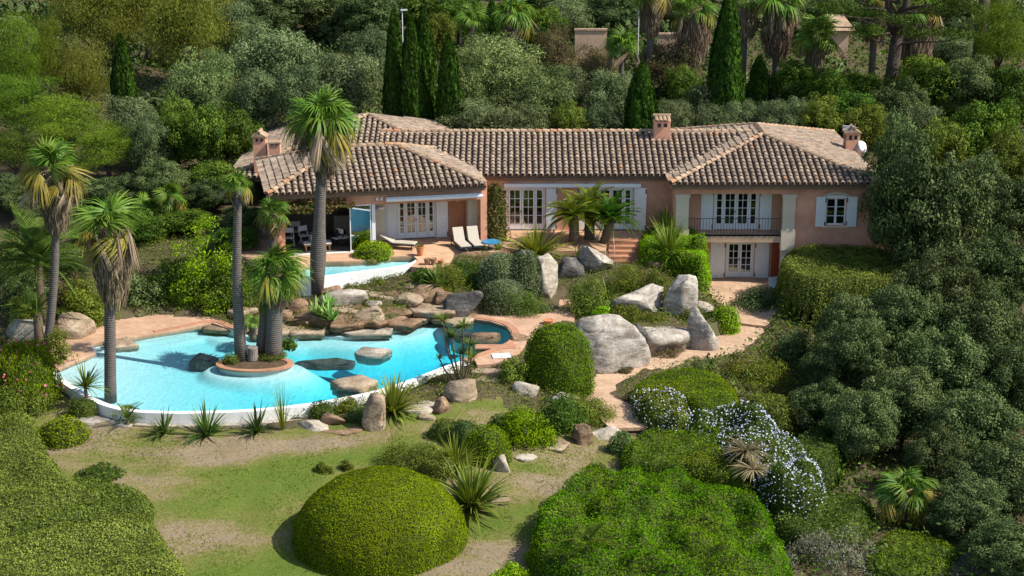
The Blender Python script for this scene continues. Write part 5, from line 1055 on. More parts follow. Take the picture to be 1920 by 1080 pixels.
# ---- umbrella pine with bare branches, dark trunk beside it
def pine_big(px, pyb, Y, label, seed, full=True):
    rnd = random.Random(seed); b = at_y(px, pyb, Y); b.z = hz(b.x, Y) - .2; s = scale_at(b); t = empty('umbrella_pine', b, 0, label, 'tree', 'pines at upper right'); top = at_y(px - 4, -40, Y).z - b.z
    if not full:
        MB().tube([(0, 0, 0), (.05, 0, top * .5), (.2, 0, top)], [.5, .42, .38], 10).build('trunk', MATS['pine_bark'], t, smooth=True); return t
    k1 = top * .62; MB().tube([(0, 0, 0), (-.15, 0, k1 * .5), (.05, 0, k1)], [.55, .45, .4], 10).build('trunk', MATS['pine_bark'], t, smooth=True)
    for (dx, dy, e) in ((-.9, .2, 1.25), (.7, -.2, 1.3)): MB().tube([(.05, 0, k1 - .1), (dx * .6, dy, k1 + 1.0), (dx, dy, top * e)], [.32, .26, .16], 8).build('limb', MATS['pine_bark'], t, smooth=True)
    for k in range(25):
        a = rnd.uniform(0, 2 * math.pi) if k > 5 else (math.pi, 0, 2.8, .3, 3.4, 6.0)[k]; l = rnd.uniform(2.6, 5.4); z0 = top * rnd.uniform(.55, .92); dz = rnd.uniform(.1, .9); e = np.array([math.cos(a) * l, math.sin(a) * l, z0 + dz])
        MB().tube([(0, 0, z0 - .3), (e[0] * .35, e[1] * .35, z0 + dz * .1), (e[0] * .7, e[1] * .7, z0 + dz * .4), e], [.09, .065, .045, .015], 5).build('branch', MATS['pine_bark'], t)
        n = 520; rg = np.random.default_rng(seed * 50 + k); d = unit(rg.normal(size=(n, 3))); P = e + np.array([0, 0, .15]) + d * np.array([1.3, 1.3, .38]) * rg.uniform(.3, 1, n)[:, None]
        tag(link('needle_tuft', leaf_mesh('needle_tuft', L['dpine'], P, unit(d + .6 * rg.normal(size=(n, 3))), .30 * rg.uniform(.7, 1.3, n), .14, rg.random(n), rg, (0, 0, 1), .4), t), kind='stuff')
    return t
pine_big(1675, 150, 108, 'umbrella pine with dark forked trunk and wide bare branches', 3); pine_big(1835, 90, 117, 'bare dark pine trunk at upper right', 4, False)
# ---- palms on the hillside
GP = 'fan palms on the hillside'
def hill_palm(px, crown_row, Y, R_px, tr_px, label, seed, skirt=None, **kw):
    c = at_y(px, crown_row, Y); s = scale_at(c); b = Vector((c.x + kw.pop('lean', 0), Y, hz(c.x, Y) - .2)); fan_palm(b, c, R_px / s, tr_px / s / 2 * 1.15, tr_px / s / 2, label, seed, group=GP, skirt=(skirt[0] / s, skirt[1] / s) if skirt else (0, 0), **kw)
hill_palm(1222, -18, 112, 55, 13, 'tall far palm with grey hanging skirt above the stubby cypress', 11, (20, 75), green=14, dead=10)
hill_palm(1300, 22, 112, 62, 13, 'palm with large brown dead skirt left of the massive cypress', 12, (30, 85), green=14, yellow=3, dead=16)
hill_palm(1398, 5, 114, 48, 12, 'palm crown half hidden behind the massive cypress', 13, (24, 60), green=12, yellow=3, dead=12)
hill_palm(1460, 8, 113, 62, 13, 'palm with straw-coloured skirt right of the massive cypress', 14, (28, 90), green=14, yellow=2, dead=18)
hill_palm(1530, 68, 110, 58, 14, 'green fan palm between straw-skirted palm and umbrella pine', 15, (16, 70), green=24, yellow=2, dead=5)
hill_palm(1643, -5, 112, 50, 12, 'palm with pale grey skirt left of the umbrella pine trunk', 16, (24, 75), green=10, dead=12)
hill_palm(1722, 12, 112, 60, 14, 'palm with wide grey skirt right of the umbrella pine trunk', 17, (32, 105), green=10, dead=16, lean=-.5)
hill_palm(1166, 88, 108, 48, 10, 'blue-green fan palm left of the tall far palm', 18, None, green=22, yellow=0, dead=6)
hill_palm(965, 28, 116, 52, 12, 'fan palm with dry beard right of the narrow far cypress', 19, (22, 40), green=20, yellow=3, dead=10)
hill_palm(885, 42, 117, 42, 10, 'green fan palm left of the narrow far cypress', 20, None, green=20, yellow=0, dead=3)
# ---- peach walls and pale spots among the trees
def far_wall(px0, px1, r0, r1, Y, mat, label, name='garden_wall', roof=False):
    a, b = at_y(px0, r1, Y), at_y(px1, r0, Y); t = empty(name, ((a.x + b.x) / 2, Y, a.z - 2), 0, label, 'wall' if not roof else 'house'); w = (b.x - a.x) / 2; h = b.z - a.z + 2
    MB().box(-w, w, 0, .4 if not roof else 5, 0, h).build('wall', MATS[mat], t)
    if roof: MB().add([(-w - .4, -.5, h), (w + .4, -.5, h), (w + .4, 5.5, h), (-w - .4, 5.5, h), (-w, 2.5, h + .9), (w, 2.5, h + .9)], [(0, 1, 5, 4), (2, 3, 4, 5), (1, 2, 5), (3, 0, 4), (0, 3, 2, 1)]).build('roof', MATS['clay_ridge'], t)
    else: MB().box(-w - .05, w + .05, -.06, .46, h + .002, h + .14).build('coping', MATS['clay_ridge'], t)
    return t
far_wall(1078, 1138, 58, 78, 123, 'peach_plaster', 'peach-coloured garden wall among trees at the top'); far_wall(1232, 1272, 66, 86, 123, 'peach_plaster', 'short peach wall behind the tall far palm'); far_wall(1556, 1592, 56, 68, 126, 'peach_plaster', 'far house with clay roof left of the umbrella pine', 'far_house', True)
# lamp posts far behind
for px, r0, r1, Y, lb in ((754, 20, 62, 112, 'thin pale lamp post with flat head behind the cypress row'), (1198, 15, 80, 116, 'thin pale pole left of the tall far palm')):
    a = at_y(px, r0, Y); zb = hz(a.x, Y); t = empty('lamp_post', (a.x, Y, zb), 0, lb, 'lamp post'); MB().tube([(0, 0, -.1), (0, 0, a.z - zb)], .032, 6).build('pole', MATS['white_metal'], t)
    if px < 1000: MB().box(-.1, .35, -.06, .06, a.z - zb, a.z - zb + .1).build('lamp_head', MATS['white_metal'], t)
# ------------------------------------------------------------------ palms near the pool
def P2(px, py, z=None): return hit(px, py) if z is None else at_z(px, py, z)
def near_palm(bpx, bpy, cpx, cpy, R_px, rb, rt, label, seed, z=None, skirt=None, **kw):
    b = P2(bpx, bpy, z); c = at_y(cpx, cpy, b.y + kw.pop('back', 0)); s = scale_at(c); return fan_palm(b, c, R_px / s, rb / s, rt / s, label, seed, skirt=(skirt[0] / s, skirt[1] / s) if skirt else (0, 0), **kw)
near_palm(86, 668, 99, 322, 78, 8.5, 7, 'tall leaning palm at far left with drooping dead fronds', 21, skirt=(24, 105), green=11, yellow=11, dead=28, bend=.25, lo=30)
near_palm(207, 756, 205, 432, 80, 12, 9.5, 'palm with shaggy brown skirt at the left corner of the pool', 22, skirt=(30, 130), green=13, yellow=8, dead=24, lo=20)
ZI = -1.46
near_palm(452, 672, 447, 352, 44, 12.5, 7, 'slim tall palm on the pool island', 23, z=ZI, green=13, yellow=3, dead=8, lo=10, bend=-.12)
near_palm(512, 667, 518, 515, 74, 17, 14, 'stout low fan palm with lush crown on the pool island', 24, z=ZI, green=30, yellow=5, dead=4, skirt=(24, 55), lo=-45)
near_palm(488, 663, 500, 560, 40, 10, 9, 'thin second palm stem leaning on the pool island', 25, z=ZI, green=8, yellow=3, dead=4, skirt=(14, 30))
near_palm(594, 548, 606, 228, 88, 12.5, 9.5, 'tallest palm with thick trunk in front of the left roof', 26, z=-.95, green=22, yellow=8, dead=26, skirt=(24, 95), bulge=1.4, lo=-20)
near_palm(512, 520, 511, 400, 40, 8, 7.5, 'small young palm in front of the garden room vine', 27, green=16, yellow=5, dead=8, skirt=(12, 45), z=-.9)
near_palm(474, 632, 472, 606, 24, 6, 6, 'tiny dracaena growing beside the stump on the pool island', 28, z=ZI, green=14, yellow=0, dead=5, mat='brown_palm_trunk')
c_ = P2(474, 672, ZI); t = empty('tree_stump', c_, 0, 'grey cut palm stump on the pool island', 'stump'); MB().lathe([(.27, -.05), (.24, .2), (.25, .52), (.22, .55)], 14).build('stump', MATS['stump_wood'], t)
for px, py, r_, lb, sd in ((277, 395, 42, 'yellow-green fan palm bush left of the oleander thicket', 31), (320, 372, 46, 'fan palm bush right below the oleander thicket', 32), (300, 440, 36, 'low fan palm beneath the two palm bushes', 33), (455, 360, 30, 'small fan palm partly hidden behind slim island palm', 34)):
    c = at_y(px, py, 86.5); s = scale_at(c); fan_palm(Vector((c.x, 86.5, hz(c.x, 86.5))), c, r_ / s, .16, .12, lb, sd, green=18, yellow=3, dead=0, group='fan palm bushes left of the villa', name='fan_palm_bush')
for px, py, Y, R_px, n, lb, sd, k in ((72, 500, 72, 135, 26, 'large date palm with long grey feather fronds at far left', 41, 'date'), (335, 545, 78, 75, 14, 'young feather palm in the dark greenery behind the pool', 42, 'areca'), (70, 590, 71, 70, 12, 'low feather palm at the foot of the far left palm', 43, 'date')):
    c = at_y(px, py, Y); s = scale_at(c); zb = hz(c.x, Y); feather_palm(k, Vector((c.x, Y, zb)), c.z - zb, .22, R_px / s, n, lb, sd, lo=-10, group='feather palms')
# ------------------------------------------------------------------ cycads by the terrace steps
GC = 'cycads by the steps'
for px, py, z, h_px, R_px, lb, sd, k, ln, cone in ((1076, 470, -.5, 62, 62, 'pale cycad with central cone left of the green one', 51, 'cycy', (0, 0), True), (1105, 462, -.5, 72, 58, 'yellowish cycad behind the other two', 52, 'cycy', (0, .2), True), (1128, 468, -.5, 58, 64, 'deep green cycad leaning on a dark trunk above the grey boulder', 53, 'cyc', (.45, 0), False)):
    b = at_z(px, py, z); s = scale_at(b); feather_palm(k, b, h_px / s, .28, R_px / s, 44, lb, sd, 'cycad', GC, -12, 70, ln, 'plant', cone=cone)
# ------------------------------------------------------------------ clipped shrubs and hedges
bush(702, 1092, 345, 872, 'clip', 'huge smooth dome of clipped hedge on the lawn', 'clipped_dome', 'hedge', dr=.92, lump=.03, expo=2.35, ls=.055, dens=2.1, fuzz=.03, cap=140000, jn=.4)
bush(1048, 740, 132, 608, 'vivid', 'round clipped bush right of the pool end', 'clipped_bush', 'hedge', dr=.8, lump=.09, expo=2.6, ls=.075, dens=1.6, cap=45000, fuzz=.08)
bush(1363, 630, 56, 574, 'lime', 'small lime-green rounded shrub beside the path', 'clipped_bush', 'hedge', dr=.9, lump=.05, expo=2.6, ls=.08)
bush(697, 489, 74, 452, 'lime', 'yellow-green cushion shrub by the upper pool', 'clipped_bush', 'hedge', z=-.12, dr=.9, lump=.06, expo=2.5, ls=.09)
GG = 'grey-green clipped shrubs beside the terrace'
bush(944, 594, 96, 524, 'greyg', 'lowest grey-green clipped ball at the path', 'clipped_bush', 'hedge', GG, lump=.05, expo=2.6, ls=.075, cap=30000)
bush(938, 562, 92, 474, 'greyg', 'upper grey-green clipped ball beside the hollow', 'clipped_bush', 'hedge', GG, z=-1.2, lump=.05, expo=2.7, ls=.075, cap=30000)
bush(985, 560, 60, 470, 'greyg', 'slim silvery clipped shrub left of the tan boulder', 'clipped_bush', 'hedge', GG, z=-1.15, lump=.06, expo=2.7, ls=.075)
hedge([(842, 482), (900, 474), (955, 474), (960, 500), (925, 520), (870, 522), (834, 508)], -.3, 1.1, 'bushy', 'dark green creeper hedge over the terrace edge above the hollow', edge=.45, ls=.085, seed=31, dens=1.8)
hedge([(1196, 440), (1215, 424), (1262, 420), (1290, 410), (1310, 425), (1330, 470), (1318, 486), (1280, 478), (1230, 470), (1200, 466)], .12, 1.5, 'lime', 'bright clipped hedge wrapped round the end of the terrace', edge=.35, ls=.085, seed=33, dens=1.8, rough=.05)
bush(1308, 562, 48, 440, 'lime', 'bright leafy hedge column hanging down by the lower door', 'clipped_hedge', 'hedge', lump=.07, expo=3.4, ls=.085, z=-2.62, dr=.9, cap=20000)
hedge([(1458, 492), (1476, 462), (1550, 453), (1640, 458), (1720, 486), (1690, 520), (1600, 525), (1500, 520)], -.28, 2.3, 'grey', 'flat-topped clipped hedge in front of the right wing', edge=.5, ls=.08, seed=35, rough=.06)
hedge([(-60, 748), (40, 752), (92, 800), (125, 868), (205, 893), (214, 915), (120, 945), (30, 968), (-80, 990)], -1.75, 1.5, 'grey', 'grey-green clipped hedge sloping at the left edge', edge=1.1, ls=.07, seed=36, rough=.26)
hedge([(-80, 1012), (50, 985), (170, 968), (280, 955), (330, 1000), (372, 1075), (360, 1130), (-90, 1160)], -2.05, 1.4, 'grey', 'broad mottled clipped hedge in the bottom left corner', edge=1.0, ls=.07, seed=37, rough=.22, cap=90000)
hedge([(-40, 925), (60, 905), (150, 890), (262, 900), (285, 940), (190, 965), (60, 985), (-40, 1000)], -2.15, 1.1, 'bright', 'yellow-green shrub band between the two left hedges', edge=.5, ls=.08, seed=38, rough=.16)
hedge([(1015, 930), (1060, 885), (1180, 870), (1320, 880), (1430, 930), (1480, 1000), (1470, 1070), (1330, 1090), (1120, 1085), (1010, 1030), (992, 980)], -2.1, 1.7, 'vivid', 'large bright hedge mass at the lower right of the lawn', edge=.75, ls=.075, seed=39, rough=.42, wave=1.1, cap=120000, dens=1.5, fuzz=.08)
hedge([(1190, 815), (1260, 795), (1350, 800), (1400, 850), (1420, 905), (1320, 885), (1180, 865), (1165, 835)], -2.3, 1.2, 'clipd', 'mid-green hedge above the large bright one', edge=.55, ls=.075, seed=40, rough=.26, wave=.9, cap=50000, fuzz=.08)
hedge([(1180, 715), (1230, 690), (1310, 686), (1375, 708), (1385, 750), (1320, 765), (1260, 740), (1200, 735)], -2.0, 1.0, 'vivid', 'bright green rounded hedge below the path', edge=.6, ls=.07, seed=41, rough=.08, cap=40000)
hedge([(1420, 925), (1500, 905), (1600, 905), (1650, 930), (1630, 985), (1540, 1010), (1470, 1000)], -2.9, 1.5, 'bushy', 'darker green hedge left of the low fan palm', edge=.7, ls=.08, seed=42, rough=.2, wave=.8, cap=40000)
hedge([(1640, 1000), (1700, 985), (1790, 1010), (1810, 1050), (1720, 1080), (1620, 1065)], -3.2, 1.3, 'clipd', 'clipped mound below the low fan palm', edge=.6, ls=.075, seed=43, rough=.1, cap=30000)
hedge([(1285, 772), (1350, 757), (1430, 775), (1510, 820), (1550, 878), (1525, 912), (1450, 905), (1385, 855), (1320, 812)], -1.85, 1.5, 'bushy', 'plumbago hedge covered in pale blue flowers', edge=.6, ls=.10, seed=44, rough=.5, wave=.9, flowers=('plumb', 4200, .06), cap=40000)
hedge([(1180, 728), (1240, 715), (1290, 745), (1290, 790), (1220, 775)], -2.0, 1.1, 'mixed', 'loose plumbago bush with whitish blooms beside the steps', edge=.5, ls=.10, seed=45, rough=.25, wave=1.0, flowers=('plumb', 1000, .06), cap=20000)
hedge([(1400, 730), (1480, 735), (1485, 770), (1410, 760)], -2.4, 1.0, 'bright', 'small bright hedge at the foot of the oaks', edge=.45, ls=.1, seed=46, rough=.1)
hedge([(1470, 820), (1560, 790), (1580, 850), (1520, 900), (1490, 870)], -2.6, 1.2, 'bushy', 'green hedge between plumbago and dark hollow', edge=.5, ls=.1, seed=47, rough=.2)
# left masses
loose(385, 592, 175, 380, 'lime', 'big bright green shrub behind the pool deck', ls=.13, dr=.7, dens=1.6)
for px, pyb, w, pyt, m, lb, sd in ((330, 592, 130, 470, 'bushy', 'dark green shrub at the left part of the pool backdrop', 1), (420, 596, 130, 480, 'bushy', 'dark green shrub at the right part of the pool backdrop', 2), (255, 595, 120, 500, 'oak', 'deep shaded shrub behind the brown-skirted palm', 3), (150, 620, 110, 520, 'mixed', 'olive-yellow shrub at the left deck edge', 4), (30, 600, 120, 470, 'oak', 'dark shrub left of the far left palm', 5), (20, 540, 90, 430, 'bright', 'bright leafy shrub at the left edge', 6), (45, 620, 90, 560, 'bright', 'leafy green shrub above the pale rocks at left', 7), (215, 470, 150, 360, 'bushy', 'dark shrub behind the crown of the brown-skirted palm', 8), (110, 590, 90, 500, 'dry', 'brownish shrub behind the far left palm trunk', 9)):
    loose(px, pyb, w, pyt, m, lb, ls=.13, group='shrubs left of the pool')
bush(35, 775, 130, 635, 'clip', 'tall bright green oleander bush with pink flowers at left edge', 'oleander', lump=.15, ls=.14, asp=.25, axis=(0, 0, 1), amix=.6, dens=1.6, fuzz=.10, flowers=('pink', 70, .12), cap=24000, z=-2.1)
loose(25, 800, 130, 715, 'bright', 'yellow-green shrub below the oleander', ls=.09, z=-2.2); loose(100, 690, 70, 620, 'mixed', 'sparse shrub at the foot of the far left palm', ls=.10, dens=.5); bush(110, 845, 100, 785, 'clip', 'strip of fine green shrub right of the left hedge', 'garden_shrub', lump=.12, ls=.09); bush(180, 912, 90, 872, 'bushy', 'dark mound at the tip of the left hedge', 'garden_shrub', lump=.14, ls=.1)
# centre garden
SH = [(980, 598, 'feather', 80, 545, 'green spreading fern-like shrub below the tan boulder'), (1015, 590, 'lav', 46, 570, 'grey lavender cushion at the path edge'), (1100, 600, 'bright', 90, 525, 'green shrub bed left of the reclining boulder'), (1128, 612, 'lime', 32, 570, 'small yellow-green shrub in the middle bed'), (1180, 560, 'mixed', 74, 495, 'olive-green heath shrub below the stairs'), (1232, 565, 'mixed', 76, 492, 'olive-green heath shrub right of the stairs'), (1170, 612, 'mixed', 70, 578, 'low mixed shrub above the pale boulder'),
 (1220, 610, 'mixed', 80, 588, 'low mixed shrub above the flat-faced boulder'), (1290, 600, 'mixed', 60, 570, 'tufted low shrub below the leaning boulder'), (1062, 640, 'lav', 90, 604, 'grey heather behind the round clipped bush'), (1115, 645, 'lav', 42, 596, 'greyish lavender bush left of the pale boulder'), (830, 555, 'mixed', 80, 500, 'dark leafy shrub at the head of the cascade'), (795, 545, 'bushy', 56, 505, 'dark green shrub beside the white overflow wall'), (700, 540, 'mixed', 120, 515, 'low groundcover below the upper pool wall'), (640, 545, 'mixed', 90, 522, 'dry groundcover beside the thick palm trunk'), (685, 575, 'mixed', 60, 556, 'low green tuft among the cascade rocks'),
 (965, 725, 'bright', 52, 668, 'yellow-tipped shrub beside the stone steps'), (1010, 700, 'blue', 36, 655, 'blue-grey wispy shrub behind the stone steps'), (985, 850, 'clip', 100, 745, 'upright fine-leaved green shrub in the lower bed'), (1048, 825, 'bushy', 90, 735, 'dark green shrub right of the fine-leaved one'), (1110, 800, 'mixed', 100, 748, 'grey-green shrub at the end of the lower bed'), (832, 835, 'bright', 66, 785, 'small rounded bright shrub at the top of the lower bed'), (868, 850, 'blue', 60, 790, 'silvery shrub between the two rounded bright ones'), (915, 880, 'clip', 90, 797, 'rounded bright shrub in the lower bed'), (775, 900, 'mixed', 140, 825, 'mottled olive shrub behind the huge dome'), (822, 905, 'grey', 60, 845, 'silvery variegated shrub above the huge dome'),
 (605, 892, 'mixed', 34, 868, 'tiny shrub at the left shoulder of the dome'), (648, 885, 'mixed', 24, 866, 'tiny shrub on top edge of the dome'), (1075, 800, 'bright', 80, 745, 'leafy green shrub between the dark one and the lower bed end'), (945, 830, 'bushy', 70, 775, 'dark shrub behind the rounded bright one in the lower bed'), (870, 820, 'mixed', 60, 790, 'low olive tuft at the back of the lower bed'), (1165, 860, 'blue', 54, 808, 'blue-green cushion at the right end of the lawn'), (1200, 878, 'lav', 90, 850, 'pale grey cushion below the blue-green one'), (1255, 890, 'greyg', 110, 858, 'sage-coloured low shrub along the hedge top'), (1120, 892, 'bright', 50, 870, 'low yellow-green shrub at the lawn corner'), (1030, 1075, 'lime', 100, 1020, 'yellowish clipped cushion in front of the bright hedge'), (960, 1110, 'lime', 80, 1060, 'yellow shrub at the bottom edge right of the dome'),
 (603, 787, 'bushy', 56, 752, 'small clipped dark bush on the pool rim'), (672, 800, 'blue', 52, 755, 'blue-green bush beside the tall tan rock'), (648, 775, 'mixed', 50, 745, 'thin shrub behind the slab rock'), (235, 800, 'mixed', 60, 765, 'scrubby plant at the left pool corner'), (150, 790, 'mixed', 60, 745, 'scrubby mound under the small yucca'), (1240, 674, 'dry', 100, 664, 'dry reddish groundcover below the flat-faced boulder'), (1165, 704, 'dry', 55, 690, 'dry tuft at the foot of the pale boulder'), (1425, 738, 'mixed', 120, 668, 'olive shrub bed between path and oaks'), (1395, 712, 'dry', 80, 680, 'brownish low shrub below the path bend'), (1310, 702, 'lav', 90, 688, 'greyish edging shrub under the path'),
 (1440, 590, 'oak', 130, 545, 'shaded dark shrub on the lower patio'), (1500, 600, 'oak', 90, 540, 'dark shrub at the foot of the flat-topped hedge'), (1500, 690, 'oak', 90, 610, 'dark shrub at the edge of the oaks'), (1150, 1110, 'bright', 120, 1045, 'leafy bush with pale flowers at the bottom'), (1300, 1110, 'mixed', 160, 1030, 'loose flowering bush at the bottom centre right'), (1440, 1100, 'silver', 150, 1035, 'silvery bush at the bottom edge'), (1575, 1080, 'silver', 175, 992, 'silvery grey shrub at the lower right'), (1700, 1105, 'silver', 170, 1040, 'silvery grey shrub in front of the clipped mound'), (1850, 1105, 'silver', 160, 1045, 'silvery grey shrub near the bottom right corner'), (540, 660, 'bushy', 34, 632, 'leafy shrub at the right end of the pool island'), (430, 682, 'mixed', 34, 664, 'grassy cushion at the left end of the pool island'), (505, 676, 'mixed', 60, 662, 'dry grass cushion in the middle of the pool island')]
for px, pyb, m, w, pyt, lb in SH:
    isl_ = 'island' in lb; fuzzy = m in ('mixed', 'feather', 'blue', 'lav', 'dry', 'grey', 'silver'); kw = dict(z=ZI if isl_ else None, group='shrubs in the garden beds', flowers=('pink', 30, .08) if 'flower' in lb else None)
    if any(q in lb for q in ('cushion', 'rounded', 'clipped', 'mound')): bush(px, pyb, w, pyt, m, lb, 'garden_shrub', lump=.1, ls=.075, fuzz=.05, dens=1.5, cap=12000, asp=.4, **kw)
    else: loose(px, pyb, w, pyt, m, lb, ls=.10, asp=.26 if fuzzy else .5, axis=(0, 0, 1) if fuzzy else None, amix=.45 if fuzzy else 0, **kw)
# vines on the house
bush(926, 456, 52, 346, 'brown', 'rust-brown climbing vine on the corner between left and central wing', 'climbing_vine', 'vine', z=Z_TER, lump=.12, expo=3.2, ls=.12, dens=1.3, fuzz=.12, dr=.7, cap=9000)
for i, (u_, w_, h_, lb) in enumerate(((UL(562), 1.9, 1.0, 'rust-brown vine hanging above the open garden room'), (UL(622), 1.3, .55, 'thin end of the rust-brown vine right of the thick palm trunk'))):
    t = empty('climbing_vine', MLw @ Vector((u_, -.25, 2.72)), 0, lb, 'vine'); V, F = ball_surface(w_, .4, h_ * .6, 9 + i, .2); V[:, 2] -= h_ * .4; leafy(t, V, F, 'brown', .13, 1.4, 60 + i, .12, cap=6000, core=.1)
bush(1247, 425, 30, 330, 'spiked', 'dark cactus-like climber at the inner corner of the right wing', 'climbing_vine', 'vine', z=-.1, lump=.1, expo=4, ls=.22, asp=.2, axis=(0, 0, 1), amix=.8, dr=.8)
bush(1208, 432, 34, 412, 'brown', 'dark red potted shrub by the open shutter', 'garden_shrub', 'shrub', z=Z_TER, lump=.2, ls=.12)
# spiky plants
SPK = [('flax', 1005, 482, 140, 58, 'tall green flax clump above the clipped balls', -.4), ('darkflax', 1085, 492, 70, 34, 'grey strap-leaved clump left of the grey boulder', -.7), ('yucca', 1248, 428, 80, 60, 'spiky yucca head in front of the right wing', .35), ('yucca', 1268, 440, 52, 30, 'second smaller yucca head beside the first', .2), ('flax', 1255, 490, 100, 80, 'flax clump spilling over the lime hedge', -.6), ('agave', 825, 535, 74, 34, 'pale blue agave rosette at the cascade top', -.6), ('agave', 596, 592, 52, 30, 'pale agave rosette left of the cascade', -1.0), ('agave', 622, 600, 50, 34, 'pale agave rosette nearest the pool slab', -1.1), ('agave', 615, 575, 44, 26, 'pale agave rosette behind the other two', -.9), ('flax', 737, 776, 135, 68, 'straw-green flax clump beside the slab rock', None), ('flax', 885, 955, 185, 92, 'big yellow-striped flax right of the dome', None), ('flax', 855, 885, 100, 76, 'upright flax behind the big striped one', None), ('darkflax', 388, 818, 100, 62, 'dark rosette plant at the middle of the pool rim', None), ('darkflax', 482, 812, 80, 55, 'dark rosette plant right of the middle one', None), ('darkflax', 308, 814, 76, 46, 'dark rosette plant left of the middle one', None), ('grassy', 530, 806, 80, 85, 'fine grassy plant on the pool rim', None), ('straw', 1398, 845, 90, 34, 'dead straw-coloured yucca above the other in plumbago', -1.7), ('straw', 1412, 880, 84, 34, 'dead straw-coloured yucca lower in plumbago', -1.9), ('yucca', 1140, 560, 60, 40, 'variegated spiky clump in the middle bed', None), ('bright_yucca', 870, 722, 40, 26, 'yellowish yucca tuft at the base of the stemmed yuccas', None), ('grassy', 935, 470, 60, 22, 'dry ornamental grass beside the blue table', -.15)]
for k, px, pyb, w, h_, lb, z in SPK: spiky(k, px, pyb, w, h_, lb, {'agave': 'agave', 'yucca': 'yucca', 'straw': 'yucca', 'bright_yucca': 'yucca', 'grassy': 'ornamental_grass'}.get(k, 'flax_plant'), z, group='spiky plants')
spiky('bright_yucca', 163, 765, 80, 50, 'small yucca on a short trunk at the left pool corner', 'yucca', None, stem=42, group='spiky plants')
# stemmed yucca cluster by the steps
b = P2(866, 722); s = scale_at(b); t = empty('stemmed_yucca', b, 0, 'cluster of thin-stemmed yuccas with spiky heads beside the steps', 'plant')
for i, (hx, hy) in enumerate(((-35, 124), (4, 118), (-18, 92), (16, 82), (-2, 64), (-42, 52), (18, 52))):
    d = Vector((hx / s, random.Random(i).uniform(-.3, .3), hy / s)); MB().tube([(hx * .1 / s, 0, -.1), (hx * .75 / s, d.y * .6, d.z * .55), d], [.05, .04, .035], 6).build('stem', MATS['brown_palm_trunk'], t); o = link('rosette', BL_['bright_yucca'], t, d, (0, 0, i)); o.scale = (.58, .58, .58) if i != 5 else (.35, .35, .35)
# low fan palm at lower right
c = hit(1690, 985); c.z += .2; s = scale_at(c); fan_palm(c, c + Vector((0, 0, 1.1)), 78 / s, .2, .18, 'low fan palm with yellowing lower leaves at lower right', 61, green=14, yellow=8, dead=1, name='fan_palm', lo=0)
for px, py, R_px, lb, sd in ((1100, 1035, 60, 'thin young feather palm growing in the bright hedge', 62), (240, 800, 44, 'small feather palm at the foot of the brown-skirted palm', 63)):
    b = P2(px, py, -2.2 if px > 500 else None); s = scale_at(b); feather_palm('areca' if px > 500 else 'date', b, .25, .08, R_px / s, 9, lb, sd, lo=10, hi=80)
